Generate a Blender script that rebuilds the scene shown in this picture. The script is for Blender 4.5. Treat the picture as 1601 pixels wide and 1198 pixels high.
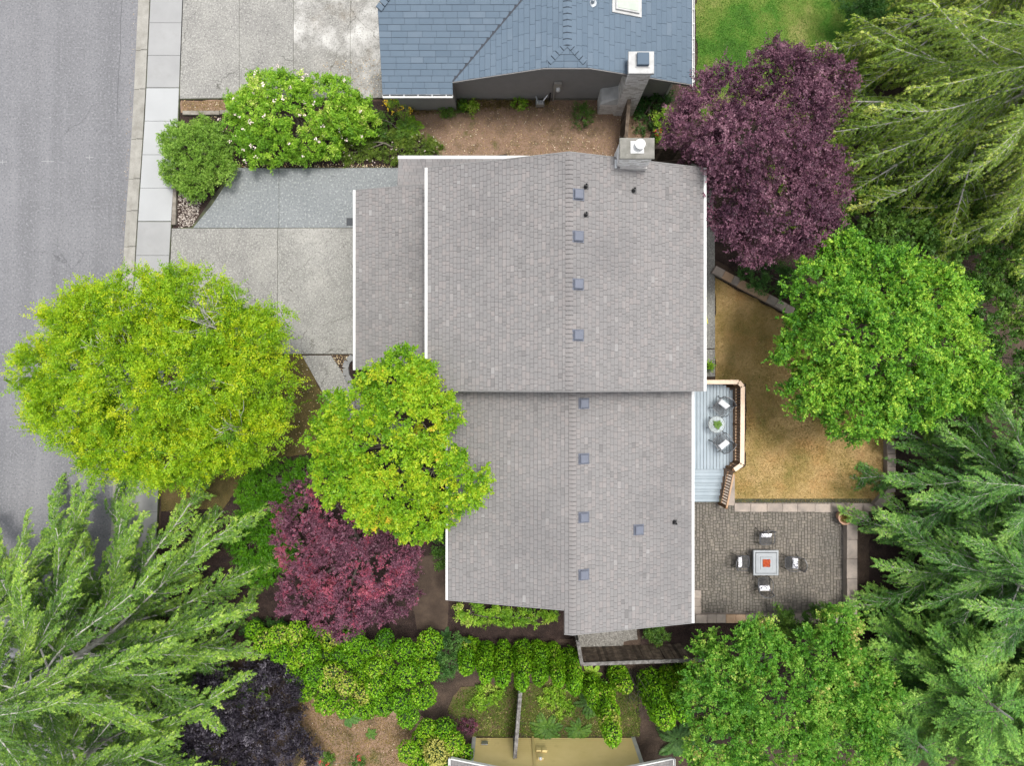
import bpy, math
import numpy as np
from mathutils import Vector, Matrix

# ------------------------------------------------------------------ camera, sky, sun, exposure
for o in list(bpy.data.objects):
    bpy.data.objects.remove(o, do_unlink=True)
scene = bpy.context.scene
COL = scene.collection
H = 29.65            # flying height of the camera over the ground (m)
S = 36.0             # photograph pixels per metre on the ground
cam_d = bpy.data.cameras.new('camera'); cam_d.lens = 24.0; cam_d.sensor_width = 36.0
cam_d.clip_start = 0.1; cam_d.clip_end = 3000
cam = bpy.data.objects.new('camera', cam_d); COL.objects.link(cam)
cam.location = (0, 0, H); cam.rotation_euler = (0, 0, 0)
scene.camera = cam

SUN_DIR = Vector((0.17, 0.16, 1.0)).normalized()
world = bpy.data.worlds.new('World'); scene.world = world; world.use_nodes = True
wn = world.node_tree; wn.nodes.clear()
sky = wn.nodes.new('ShaderNodeTexSky'); sky.sky_type = 'NISHITA'; sky.sun_disc = False
sky.sun_elevation = math.asin(SUN_DIR.z); sky.sun_rotation = math.atan2(SUN_DIR.x, SUN_DIR.y)
sky.dust_density = 3.0; sky.air_density = 1.0
hs = wn.nodes.new('ShaderNodeHueSaturation'); hs.inputs['Saturation'].default_value = 0.30
bg = wn.nodes.new('ShaderNodeBackground'); bg.inputs['Strength'].default_value = 0.13
wo = wn.nodes.new('ShaderNodeOutputWorld')
wn.links.new(sky.outputs[0], hs.inputs['Color']); wn.links.new(hs.outputs[0], bg.inputs['Color'])
wn.links.new(bg.outputs[0], wo.inputs['Surface'])
sun_d = bpy.data.lights.new('sun', 'SUN'); sun_d.energy = 1.5; sun_d.angle = math.radians(16)
sun_d.color = (1.0, 0.965, 0.91)
sun = bpy.data.objects.new('sun', sun_d); COL.objects.link(sun)
sun.location = SUN_DIR * 60; sun.rotation_euler = SUN_DIR.to_track_quat('Z', 'Y').to_euler()
vs = scene.view_settings
scene.display_settings.display_device = 'sRGB'
vs.view_transform = 'Standard'; vs.look = 'None'; vs.gamma = 1.0; vs.use_curve_mapping = False
vs.exposure = 1.17

# ------------------------------------------------------------------ helpers
def W(px, py, z=0.0):
    k = (1 - z / H) / S
    return np.array(((px - 800.5) * k, -(py - 599.0) * k, z))
def W2(px, py, z=0.0):
    p = W(px, py, z); return (float(p[0]), float(p[1]))
def nz(a):
    return a / np.maximum(np.linalg.norm(a, axis=-1, keepdims=True), 1e-9)

def tag(o, label=None, cat=None, group=None, kind=None):
    if label: o['label'] = label
    if cat: o['category'] = cat
    if group: o['group'] = group
    if kind: o['kind'] = kind
    return o
def link(name, mesh, parent=None, loc=None, rz=0.0):
    o = bpy.data.objects.new(name, mesh); COL.objects.link(o)
    if parent is not None: o.parent = parent
    if loc is not None: o.location = loc
    if rz: o.rotation_euler = (0, 0, rz)
    return o
def thing(name, label, cat, loc=(0, 0, 0), rz=0.0, group=None):
    o = bpy.data.objects.new(name, None); COL.objects.link(o)
    o.empty_display_size = 0.2; o.location = loc; o.rotation_euler = (0, 0, rz)
    return tag(o, label, cat, group)

class Q:
    """quad soup built from numpy arrays, with a per-face tint"""
    def __init__(s): s.V = []; s.T = []; s.M = []
    def add(s, V, t, m=0):
        V = np.asarray(V, np.float32).reshape(-1, 4, 3); n = len(V)
        if n == 0: return
        s.V.append(V); s.T.append(np.broadcast_to(np.asarray(t, np.float32), (n,)))
        s.M.append(np.full(n, m, np.int32))
    def tube(s, pts, rad, n=6, t=0.5, m=0):
        pts = np.asarray(pts, float); k = len(pts); rad = np.broadcast_to(np.asarray(rad, float), (k,))
        tan = nz(np.gradient(pts, axis=0))
        ref = np.array((0, 0, 1.0)) if abs(tan[:, 2]).mean() < 0.8 else np.array((1.0, 0, 0))
        a = nz(np.cross(tan, ref)); b = np.cross(tan, a)
        th = np.arange(n) * 2 * math.pi / n
        R = pts[:, None] + rad[:, None, None] * (a[:, None] * np.cos(th)[None, :, None] + b[:, None] * np.sin(th)[None, :, None])
        R2 = np.roll(R, -1, axis=1)
        s.add(np.stack([R[:-1], R2[:-1], R2[1:], R[1:]], axis=2), t, m)
    def mesh(s, name, mats):
        V = np.concatenate(s.V); T = np.concatenate(s.T); Mi = np.concatenate(s.M); n = len(V)
        me = bpy.data.meshes.new(name)
        me.vertices.add(n * 4); me.vertices.foreach_set('co', V.reshape(-1))
        me.loops.add(n * 4); me.loops.foreach_set('vertex_index', np.arange(n * 4, dtype=np.int32))
        me.polygons.add(n); me.polygons.foreach_set('loop_start', np.arange(n, dtype=np.int32) * 4)
        me.polygons.foreach_set('loop_total', np.full(n, 4, np.int32))
        me.polygons.foreach_set('material_index', Mi)
        a = me.attributes.new('tint', 'FLOAT', 'FACE'); a.data.foreach_set('value', np.ascontiguousarray(T, np.float32))
        for mm in (mats if isinstance(mats, (list, tuple)) else [mats]): me.materials.append(mm)
        me.update(calc_edges=True)
        return me
    def build(s, name, mats, parent=None, **k):
        return link(name, s.mesh(name, mats), parent, **k)

class HB:
    """hard-surface builder"""
    def __init__(s): s.v = []; s.f = []; s.mi = []; s.X = Matrix.Identity(4)
    def put(s, vs_, fs, m=0):
        b = len(s.v); s.v += [tuple(s.X @ Vector(p)) for p in vs_]
        s.f += [tuple(b + i for i in f) for f in fs]; s.mi += [m] * len(fs)
        return s
    def box(s, x0, x1, y0, y1, z0, z1, m=0):
        return s.put([(x0, y0, z0), (x1, y0, z0), (x1, y1, z0), (x0, y1, z0), (x0, y0, z1), (x1, y0, z1), (x1, y1, z1), (x0, y1, z1)],
              [(3, 2, 1, 0), (4, 5, 6, 7), (0, 1, 5, 4), (1, 2, 6, 5), (2, 3, 7, 6), (3, 0, 4, 7)], m)
    def cbox(s, x0, x1, y0, y1, z0, z1, c=0.01, m=0):
        """box with chamfered top edges"""
        return s.put([(x0, y0, z0), (x1, y0, z0), (x1, y1, z0), (x0, y1, z0), (x0, y0, z1 - c), (x1, y0, z1 - c), (x1, y1, z1 - c), (x0, y1, z1 - c),
               (x0 + c, y0 + c, z1), (x1 - c, y0 + c, z1), (x1 - c, y1 - c, z1), (x0 + c, y1 - c, z1)],
              [(3, 2, 1, 0), (0, 1, 5, 4), (1, 2, 6, 5), (2, 3, 7, 6), (3, 0, 4, 7), (4, 5, 9, 8), (5, 6, 10, 9), (6, 7, 11, 10), (7, 4, 8, 11), (8, 9, 10, 11)], m)
    def prism(s, poly, z0, z1, c=0.0, m=0):
        n = len(poly)
        if sum(poly[i][0] * poly[(i + 1) % n][1] - poly[(i + 1) % n][0] * poly[i][1] for i in range(n)) < 0: poly = poly[::-1]
        zz0 = z0 if callable(z0) else (lambda x, y: z0)
        zz1 = z1 if callable(z1) else (lambda x, y: z1)
        a = [(x, y, zz0(x, y)) for x, y in poly]; b = [(x, y, zz1(x, y)) for x, y in poly]
        if c:
            cx = sum(p[0] for p in poly) / n; cy = sum(p[1] for p in poly) / n
            t = []
            for x, y in poly:
                d = math.hypot(x - cx, y - cy); k = max(0, 1 - 1.3 * c / max(d, .01))
                t.append((cx + (x - cx) * k, cy + (y - cy) * k, zz1(x, y)))
            b = [(x, y, z - c) for x, y, z in b]
            fs = [tuple(range(n))[::-1]] + [(i, (i + 1) % n, n + (i + 1) % n, n + i) for i in range(n)] + \
                 [(n + i, n + (i + 1) % n, 2 * n + (i + 1) % n, 2 * n + i) for i in range(n)] + [tuple(range(2 * n, 3 * n))]
            return s.put(a + b + t, fs, m)
        return s.put(a + b, [tuple(range(n))[::-1], tuple(range(n, 2 * n))] + [(i, (i + 1) % n, n + (i + 1) % n, n + i) for i in range(n)], m)
    def tube(s, pts, r, n=6, m=0, closed=False):
        pts = [Vector(p) for p in pts]; k = len(pts)
        rr = r if isinstance(r, (list, tuple)) else [r] * k
        rings = []
        for i in range(k):
            t = (pts[(i + 1) % k] - pts[i - 1]) if closed else (pts[min(i + 1, k - 1)] - pts[max(i - 1, 0)])
            t.normalize()
            a = t.cross(Vector((0, 0, 1)))
            if a.length < 0.1: a = t.cross(Vector((1, 0, 0)))
            a.normalize(); b = t.cross(a)
            rings.append([pts[i] + (a * math.cos(j * 2 * math.pi / n) + b * math.sin(j * 2 * math.pi / n)) * rr[i] for j in range(n)])
        vs_ = [tuple(p) for R in rings for p in R]; fs = []
        for i in range(k if closed else k - 1):
            i2 = (i + 1) % k
            for j in range(n):
                fs.append((i * n + j, i * n + (j + 1) % n, i2 * n + (j + 1) % n, i2 * n + j))
        if not closed: fs += [tuple(range(n))[::-1], tuple(range((k - 1) * n, k * n))]
        return s.put(vs_, fs, m)
    def lathe(s, prof, cx=0, cy=0, n=20, m=0):
        vs_ = []; fs = []; k = len(prof)
        for r, z in prof:
            vs_ += [(cx + r * math.cos(2 * math.pi * j / n), cy + r * math.sin(2 * math.pi * j / n), z) for j in range(n)]
        for i in range(k - 1):
            fs += [(i * n + j, i * n + (j + 1) % n, (i + 1) * n + (j + 1) % n, (i + 1) * n + j) for j in range(n)]
        if prof[0][0] > 1e-4: fs.append(tuple(range(n))[::-1])
        if prof[-1][0] > 1e-4: fs.append(tuple(range((k - 1) * n, k * n)))
        return s.put(vs_, fs, m)
    def mesh(s, name, mats, smooth=False):
        me = bpy.data.meshes.new(name); me.from_pydata(s.v, [], s.f)
        for mm in (mats if isinstance(mats, (list, tuple)) else [mats]): me.materials.append(mm)
        if any(s.mi): me.polygons.foreach_set('material_index', s.mi)
        if smooth: me.polygons.foreach_set('use_smooth', [True] * len(me.polygons))
        me.update(); return me
    def build(s, name, mats, parent=None, smooth=False, **k):
        return link(name, s.mesh(name, mats, smooth), parent, **k)

def in_poly(P, poly):
    x, y = P[:, 0], P[:, 1]; ins = np.zeros(len(P), bool); n = len(poly)
    for i in range(n):
        x0, y0 = poly[i]; x1, y1 = poly[i - 1]
        if y0 == y1: continue
        c = ((y0 > y) != (y1 > y)) & (x < (x1 - x0) * (y - y0) / (y1 - y0) + x0)
        ins ^= c
    return ins
def sample_poly(poly, n, rng):
    poly = np.asarray(poly, float); lo = poly.min(0); hi = poly.max(0); out = np.zeros((0, 2))
    while len(out) < n:
        p = lo + rng.random((n * 2, 2)) * (hi - lo); out = np.concatenate([out, p[in_poly(p, poly)]])
    return out[:n]
def rough_poly(pts, step=0.12, amp=0.08, seed=0):
    """closed outline with a natural, slowly wandering edge"""
    r = np.random.default_rng(seed); out = []; n = len(pts); ph = r.random(6) * 6.28; d0 = 0.0
    for i in range(n):
        a = np.array(pts[i]); b = np.array(pts[(i + 1) % n]); L = np.linalg.norm(b - a); k = max(1, int(L / step))
        nrm = np.array((-(b - a)[1], (b - a)[0])) / max(L, 1e-6)
        for j in range(k):
            d = d0 + L * j / k; fade = min(1, 3 * min(j, k - j) / k)
            w = (math.sin(d * 2.1 + ph[0]) + .7 * math.sin(d * 4.7 + ph[1]) + .5 * math.sin(d * 9.3 + ph[2])) * amp * .8 + r.normal() * .012
            out.append(tuple(a + (b - a) * j / k + nrm * w * fade))
        d0 += L
    return out

# ------------------------------------------------------------------ materials
class NB:
    def __init__(s, name):
        s.m = bpy.data.materials.new(name); s.m.use_nodes = True; s.t = s.m.node_tree; s.t.nodes.clear()
    def n(s, typ, **k):
        nd = s.t.nodes.new('ShaderNode' + typ)
        for a, b in k.items(): setattr(nd, a, b)
        return nd
    def l(s, a, b): s.t.links.new(a, b)
    def pos(s):
        if not hasattr(s, '_p'): s._p = s.n('NewGeometry').outputs['Position']
        return s._p
    def noise(s, scale, detail=4, rough=0.55, vec=None, dist=0.0):
        nd = s.n('TexNoise'); nd.inputs['Scale'].default_value = scale; nd.inputs['Detail'].default_value = detail
        nd.inputs['Roughness'].default_value = rough; nd.inputs['Distortion'].default_value = dist
        s.l(vec or s.pos(), nd.inputs['Vector']); return nd.outputs['Fac']
    def ramp(s, fac, stops):
        nd = s.n('ValToRGB'); e = nd.color_ramp.elements
        while len(e) < len(stops): e.new(0.5)
        for el, (p, c) in zip(e, stops): el.position = p; el.color = (*c, 1)
        s.l(fac, nd.inputs[0]); return nd.outputs[0]
    def mix(s, fac, a, b, mode='MIX'):
        nd = s.n('Mix', data_type='RGBA', blend_type=mode)
        for i, v in ((0, fac), (6, a), (7, b)):
            if isinstance(v, (int, float)): nd.inputs[i].default_value = v
            elif isinstance(v, tuple): nd.inputs[i].default_value = (*v, 1)
            else: s.l(v, nd.inputs[i])
        return nd.outputs[2]
    def math(s, op, a, b=0.0, clamp=False):
        nd = s.n('Math', operation=op, use_clamp=clamp)
        for i, v in ((0, a), (1, b)):
            if isinstance(v, (int, float)): nd.inputs[i].default_value = v
            else: s.l(v, nd.inputs[i])
        return nd.outputs[0]
    def rng_(s, fac, a, b, c=0.0, d=1.0):
        nd = s.n('MapRange'); s.l(fac, nd.inputs[0])
        for i, v in enumerate((a, b, c, d)): nd.inputs[i + 1].default_value = v
        return nd.outputs[0]
    def out(s, col, rough=0.85, spec=0.3, bump=None, bstr=0.3, bdist=0.02, metal=0.0):
        p = s.n('BsdfPrincipled'); p.inputs['Roughness'].default_value = rough; p.inputs['Specular IOR Level'].default_value = spec
        p.inputs['Metallic'].default_value = metal
        if isinstance(col, tuple): p.inputs['Base Color'].default_value = (*col, 1)
        else: s.l(col, p.inputs['Base Color'])
        if bump is not None:
            b = s.n('Bump'); b.inputs['Strength'].default_value = bstr; b.inputs['Distance'].default_value = bdist
            s.l(bump, b.inputs['Height']); s.l(b.outputs[0], p.inputs['Normal'])
        o = s.n('OutputMaterial'); s.l(p.outputs[0], o.inputs[0]); return s.m

def surf(name, cols, scale=1.2, detail=8, rough=0.88, spec=0.25, spk=None, bscale=25, bstr=0.3, bdist=0.02,
         objrand=0.0, attr=False, cracks=None, lo=0.32, hi=0.68, metal=0.0, stains=None, streak=0.0):
    b = NB(name)
    k = len(cols)
    fac = b.rng_(b.noise(scale, detail, 0.6), lo, hi)
    if attr:
        a = b.n('Attribute', attribute_name='tint').outputs['Fac']
        fac = b.math('ADD', a, b.math('MULTIPLY', b.math('SUBTRACT', fac, 0.5), 0.25), True)
    col = b.ramp(fac, [(i / max(1, k - 1), c) for i, c in enumerate(cols)]) if k > 1 else b.ramp(fac, [(0, cols[0]), (1, tuple(x * 1.12 for x in cols[0]))])
    if stains:
        for sc, c, amt, th in stains:
            f = b.math('MULTIPLY', b.rng_(b.noise(sc, 6, 0.62), th, th + 0.16), amt)
            col = b.mix(f, col, c)
    if streak:
        vm = b.n('VectorMath', operation='MULTIPLY'); b.l(b.pos(), vm.inputs[0]); vm.inputs[1].default_value = (1.1, .045, 1.0)
        f = b.rng_(b.noise(1.0, 5, 0.6, vm.outputs[0]), .30, .70); col = b.mix(streak, col, b.ramp(f, [(0, tuple(x * .72 for x in cols[0])), (1, tuple(x * 1.2 for x in cols[-1]))]))
    if spk:
        for sc, c, amt, th in spk:
            f = b.math('MULTIPLY', b.rng_(b.noise(sc, 2, 0.6), th, th + 0.08), amt)
            col = b.mix(f, col, c)
    if cracks:
        for sc, wd, c, th in cracks:
            nd = b.n('TexNoise'); nd.inputs['Scale'].default_value = 1.7; nd.inputs['Detail'].default_value = 6
            b.l(b.pos(), nd.inputs['Vector'])
            ofs = b.n('VectorMath', operation='MULTIPLY_ADD'); b.l(nd.outputs['Color'], ofs.inputs[0])
            ofs.inputs[1].default_value = (0.7, 0.7, 0.7); b.l(b.pos(), ofs.inputs[2])
            v = b.n('TexVoronoi', feature='DISTANCE_TO_EDGE'); v.inputs['Scale'].default_value = sc; b.l(ofs.outputs[0], v.inputs['Vector'])
            f = b.rng_(v.outputs['Distance'], 0.0, wd, 1.0, 0.0)
            f = b.math('MULTIPLY', f, b.rng_(b.noise(0.45, 2), th, th + 0.08))
            col = b.mix(b.math('MULTIPLY', f, 0.75), col, c)
    if objrand:
        r = b.n('ObjectInfo').outputs['Random']
        g = b.n('HueSaturation'); b.l(b.rng_(r, 0, 1, 1 - objrand, 1 + objrand), g.inputs['Value']); b.l(col, g.inputs['Color']); col = g.outputs[0]
    bm = b.noise(bscale, 3, 0.6) if bstr else None
    return b.out(col, rough, spec, bm, bstr, bdist, metal)

def leaf_mat(name, stops, trans=0.3, rough=0.5, spec=0.3, nscale=0.55, nmix=0.25, gain=1.55):
    """leaf colour by the leaf's own tint plus a slow drift over the crown"""
    b = NB(name); trans += .08; stops = [(p_, tuple(min(.75, x_ * gain) for x_ in c_)) for p_, c_ in stops]
    a = b.n('Attribute', attribute_name='tint').outputs['Fac']
    nfac = b.rng_(b.noise(nscale, 3), 0.33, 0.67, -nmix, nmix)
    r = b.rng_(b.n('ObjectInfo').outputs['Random'], 0, 1, -0.06, 0.06)
    col = b.ramp(b.math('ADD', b.math('ADD', a, nfac), r, True), stops)
    p = b.n('BsdfPrincipled'); p.inputs['Roughness'].default_value = rough; p.inputs['Specular IOR Level'].default_value = spec
    b.l(col, p.inputs['Base Color'])
    t = b.n('BsdfTranslucent'); b.l(col, t.inputs['Color'])
    mx = b.n('MixShader'); mx.inputs[0].default_value = trans
    b.l(p.outputs[0], mx.inputs[1]); b.l(t.outputs[0], mx.inputs[2])
    o = b.n('OutputMaterial'); b.l(mx.outputs[0], o.inputs[0]); return b.m
def plain(name, c, rough=0.5, spec=0.4, metal=0.0, var=0.08, sc=3.0):
    return surf(name, [tuple(x * (1 - var) for x in c), tuple(min(1, x * (1 + var)) for x in c)], scale=sc, rough=rough, spec=spec, bstr=0.0, metal=metal)

MT = {}
MT['soil'] = surf('soil', [(.028, .020, .015), (.055, .038, .028), (.085, .058, .042)], scale=0.9, bscale=18, bstr=.8, bdist=.05,
                  spk=[(22, (.16, .12, .08), .5, .62)])
MT['mulch'] = surf('mulch', [(.016, .010, .009), (.032, .020, .017), (.050, .032, .026)], scale=2.0, bscale=22, bstr=1.0, bdist=.06,
                   spk=[(30, (.09, .06, .045), .55, .60)])
MT['dirt'] = surf('dirt', [(.085, .06, .035), (.16, .108, .072), (.235, .155, .108), (.21, .135, .095), (.11, .10, .04)], scale=.9, bscale=20, bstr=.7, bdist=.04,
                  spk=[(26, (.38, .29, .19), .6, .60), (19, (.05, .035, .025), .6, .64)])
MT['asphalt'] = surf('asphalt', [(.128, .128, .134), (.150, .150, .157), (.172, .171, .177)], scale=.55, detail=9, bscale=60, bstr=.25,
                     spk=[(11, (.215, .215, .222), .6, .54), (13, (.085, .085, .09), .6, .55), (8, (.34, .34, .34), .7, .70)], stains=[(.35, (.125, .125, .13), .25, .5)], streak=.4, cracks=[(.16, .0035, (.07, .07, .075), .50)])
MT['gutterpan'] = surf('gutterpan', [(.20, .19, .165), (.25, .24, .215), (.29, .28, .25)], scale=2.5, bscale=40, objrand=.05,
                       spk=[(28, (.15, .14, .12), .5, .58)])
MT['sidewalk'] = surf('sidewalk', [(.235, .235, .232), (.27, .27, .266)], scale=.9, bscale=50, bstr=.12, objrand=.03,
                      spk=[(24, (.25, .25, .24), .4, .62)], stains=[(1.3, (.20, .197, .187), .4, .56)])
MT['sidewalk_new'] = surf('sidewalk_new', [(.30, .305, .305), (.335, .34, .34)], scale=.6, bscale=50, bstr=.08, stains=[(1.0, (.30, .305, .305), .4, .6)])
AGG = [(13, (.38, .37, .34), .5, .54), (16, (.075, .072, .066), .5, .55), (24, (.40, .39, .36), .4, .56)]
MT['aggregate'] = surf('aggregate', [(.17, .165, .155), (.205, .20, .185), (.235, .23, .21)], scale=.8, bscale=34, bstr=.45, objrand=.04, spk=AGG,
                       cracks=[(.30, .006, (.05, .048, .04), .47)])
MT['aggregate_pale'] = surf('aggregate_pale', [(.172, .169, .156), (.212, .208, .192), (.25, .245, .228)], scale=.75, bscale=34, bstr=.45, spk=AGG,
                            cracks=[(.34, .006, (.07, .065, .05), .42)], stains=[(.5, (.34, .33, .30), .5, .50)])
MT['aggregate_smooth'] = surf('aggregate_smooth', [(.16, .172, .176), (.185, .197, .20)], scale=.7, bscale=40, bstr=.25,
                              spk=[(11, (.33, .34, .33), .6, .56), (13, (.10, .105, .108), .6, .56)], objrand=.03)
MT['aggregate_stained'] = surf('aggregate_stained', [(.15, .145, .13), (.20, .195, .18), (.25, .24, .22)], scale=.8, bscale=34, bstr=.45, spk=AGG,
                               cracks=[(.32, .007, (.05, .045, .035), .44)], stains=[(.42, (.60, .59, .56), .75, .50), (.9, (.12, .095, .06), .6, .58)], objrand=.03)
MT['joint'] = surf('joint', [(.035, .033, .028), (.075, .085, .04)], scale=3)
MT['timber'] = surf('timber', [(.10, .085, .07), (.17, .15, .125), (.25, .23, .20)], scale=4, bscale=30, bstr=.5, objrand=.12)
MT['dry_turf'] = surf('dry_turf', [(.17, .145, .04), (.28, .20, .07), (.37, .26, .11), (.40, .27, .12)], scale=.7, bscale=24, bstr=.8, bdist=.05, stains=[(.42, (.41, .215, .08), .6, .51), (.55, (.11, .12, .03), .7, .56), (.36, (.15, .095, .06), .6, .58)],
                      spk=[(20, (.46, .34, .16), .5, .60), (16, (.10, .09, .02), .55, .60)])
MT['front_turf'] = surf('front_turf', [(.055, .046, .014), (.090, .070, .024), (.115, .080, .034)], scale=.9, bscale=24, bstr=.8, bdist=.05,
                        spk=[(20, (.15, .115, .05), .5, .62)])
MT['green_turf'] = surf('green_turf', [(.025, .075, .008), (.05, .13, .012), (.12, .17, .03), (.22, .21, .07)], scale=.45, bscale=24, bstr=.8, bdist=.05,
                        spk=[(18, (.17, .25, .06), .5, .62)])
MT['shingle'] = surf('shingle', [(.145, .138, .135), (.175, .168, .164), (.188, .180, .176), (.205, .188, .181), (.240, .233, .227)], scale=2.0, attr=True, bscale=60, bstr=.25, spec=.12,
                     rough=.95, stains=[(.28, (.135, .130, .130), .5, .47), (1.1, (.215, .208, .20), .25, .56), (2.6, (.12, .115, .112), .35, .60)])
MT['shingle_edge'] = plain('shingle_edge', (.115, .107, .104), .95, .1)
MT['blue_shingle'] = surf('blue_shingle', [(.088, .118, .152), (.096, .128, .163), (.103, .136, .172), (.118, .150, .185)], scale=2.0, attr=True, bscale=60, bstr=.25, spec=.12, rough=.95,
                          objrand=.0)
MT['blue_shingle_edge'] = plain('blue_shingle_edge', (.062, .078, .098), .95, .1)
MT['white'] = surf('white', [(.50, .50, .485), (.60, .60, .585)], scale=2.5, rough=.5, bstr=0, stains=[(3.0, (.40, .39, .36), .5, .56)])
MT['trim_grey'] = plain('trim_grey', (.17, .165, .16), .7)  # even dark grey of the rake boards, near the shingle edge tone
MT['wall_grey'] = plain('wall_grey', (.23, .222, .215), .75, var=.05)
MT['wall_taupe'] = plain('wall_taupe', (.30, .28, .25), .8)
MT['wall_yellow'] = surf('wall_yellow', [(.68, .54, .23), (.74, .59, .27)], scale=1.5, bstr=0, rough=.6, stains=[(1.6, (.42, .32, .12), .4, .60)], objrand=0)
MT['roof_vent'] = plain('roof_vent', (.105, .115, .145), .5, .4)
MT['black'] = plain('black', (.012, .012, .013), .5)
MT['dark_metal'] = plain('dark_metal', (.018, .019, .023), .5, .35)
MT['steel'] = plain('steel', (.45, .47, .48), .35, .5, .7)
MT['brick_white'] = surf('brick_white', [(.34, .30, .27), (.60, .58, .55), (.74, .72, .70)], scale=6, attr=True, bscale=40, bstr=.5)
MT['mortar'] = surf('mortar', [(.36, .34, .32), (.50, .48, .45)], scale=5, bscale=40)
MT['crown_cement'] = surf('crown_cement', [(.12, .117, .10), (.165, .16, .14), (.21, .20, .18)], scale=3.5, bscale=40, spk=[(9, (.55, .54, .5), .5, .68)])
MT['cement_white'] = surf('cement_white', [(.33, .33, .32), (.46, .46, .45)], scale=3, bscale=40, stains=[(3, (.16, .16, .15), .7, .6)])
MT['fence'] = surf('fence', [(.055, .042, .032), (.10, .075, .055), (.17, .135, .10)], scale=5, bscale=40, bstr=.5, objrand=.45)
MT['fence_grey'] = surf('fence_grey', [(.07, .064, .058), (.14, .132, .124), (.22, .21, .20)], scale=7, bscale=40, bstr=.5, objrand=.15)
MT['deck'] = surf('deck', [(.275, .325, .36), (.31, .36, .395)], scale=2.2, rough=.65, bscale=60, bstr=.1, objrand=.05)
MT['cedar'] = surf('cedar', [(.42, .27, .16), (.50, .33, .21)], scale=4, bscale=40, bstr=.2, rough=.6, objrand=.06)
MT['cedar_cap'] = surf('cedar_cap', [(.58, .43, .31), (.66, .50, .38)], scale=3, bscale=40, bstr=.15, rough=.6, objrand=.04)
MT['cedar_dark'] = surf('cedar_dark', [(.15, .08, .04), (.22, .12, .06)], scale=4, bscale=40, bstr=.2, objrand=.10)
MT['capstone'] = surf('capstone', [(.22, .19, .165), (.29, .245, .21), (.33, .275, .23)], scale=2.5, bscale=30, bstr=.5, objrand=.12, spk=[(20, (.18, .155, .135), .5, .6)])
MT['capstone_tan'] = surf('capstone_tan', [(.33, .22, .14), (.40, .28, .19)], scale=2.5, bscale=30, bstr=.5, objrand=.12)
MT['greystone'] = surf('greystone', [(.17, .17, .17), (.24, .24, .235)], scale=4, bscale=30, bstr=.5, objrand=.1)
MT['paver'] = surf('paver', [(.122, .108, .094), (.150, .133, .114), (.169, .149, .127), (.20, .174, .146)], scale=1.2, attr=True, bscale=45, bstr=.4,
                   stains=[(.35, (.12, .112, .10), .45, .48)])
MT['pebble'] = surf('pebble', [(.16, .13, .11), (.36, .31, .27), (.55, .50, .45)], scale=8, attr=True, bstr=.2)
MT['gravel'] = surf('gravel', [(.10, .095, .085), (.20, .19, .17), (.30, .285, .26)], scale=14, bscale=26, bstr=1, bdist=.05)
MT['cushion'] = plain('cushion', (.80, .80, .82), .9, .1, var=.03)
MT['cushion_print'] = surf('cushion_print', [(.05, .05, .08), (.78, .77, .80), (.82, .81, .84)], scale=16, detail=2, lo=.40, hi=.56, bstr=0)
MT['grey_top'] = surf('grey_top', [(.27, .285, .30), (.31, .325, .34)], scale=3, rough=.5, bstr=.05)
MT['grey_line'] = plain('grey_line', (.12, .13, .14), .6)
MT['ember'] = surf('ember', [(.06, .010, .006), (.42, .06, .02), (.50, .13, .035)], scale=9, attr=True, rough=.25, spec=.5, bstr=0)
b = NB('table_glass'); _g = b.n('BsdfPrincipled'); _g.inputs['Base Color'].default_value = (.45, .50, .49, 1)
_g.inputs['Roughness'].default_value = .15; _g.inputs['Alpha'].default_value = .30
_o = b.n('OutputMaterial'); b.l(_g.outputs[0], _o.inputs[0]); MT['glass'] = b.m
MT['skylight'] = plain('skylight', (.36, .40, .34), .15, .6)
MT['terracotta'] = plain('terracotta', (.42, .25, .17), .8)
MT['teal'] = plain('teal', (.02, .33, .38), .8)
MT['lemon'] = plain('lemon', (.62, .55, .06), .8)
MT['bark'] = surf('bark', [(.09, .075, .06), (.16, .14, .12)], scale=6, bscale=30, bstr=.6)
MT['bark_pale'] = surf('bark_pale', [(.22, .21, .18), (.36, .345, .31), (.48, .46, .43)], scale=6, bscale=30, bstr=.4)
MT['litter'] = leaf_mat('litter', [(0, (.12, .07, .03)), (.4, (.30, .20, .085)), (.7, (.40, .32, .19)), (1, (.48, .44, .36))], .02, nmix=.1)
# foliage
MT['f_locust'] = leaf_mat('foliage_locust', [(0, (.050, .120, .004)), (.35, (.115, .220, .006)), (.7, (.190, .295, .008)), (1, (.31, .35, .010))], .36, nmix=.12, gain=1.7)
MT['f_maple'] = leaf_mat('foliage_maple', [(0, (.05, .14, .006)), (.4, (.14, .26, .010)), (.72, (.25, .33, .015)), (.92, (.34, .36, .02)), (1, (.42, .30, .03))], .36, nmix=.15, gain=1.7)
MT['f_purple'] = leaf_mat('foliage_purple', [(0, (.026, .010, .019)), (.45, (.068, .028, .044)), (.75, (.108, .047, .068)), (1, (.16, .085, .105))], .18, nmix=.2, gain=1.8)
MT['f_red'] = leaf_mat('foliage_red', [(0, (.038, .014, .022)), (.4, (.100, .040, .060)), (.65, (.150, .058, .085)), (.85, (.21, .035, .065)), (1, (.25, .070, .090))], .22, nscale=.45, nmix=.28, gain=1.55)
MT['f_katsura'] = leaf_mat('foliage_katsura', [(0, (.022, .080, .006)), (.4, (.066, .175, .012)), (.75, (.13, .260, .020)), (1, (.23, .33, .035))], .26, nscale=.3, nmix=.2, gain=1.75)
MT['f_vine'] = leaf_mat('foliage_vine_maple', [(0, (.022, .075, .008)), (.4, (.055, .15, .012)), (.75, (.13, .225, .03)), (.95, (.21, .25, .05)), (1, (.30, .24, .09))], .32, nmix=.15, gain=2.1)
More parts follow.
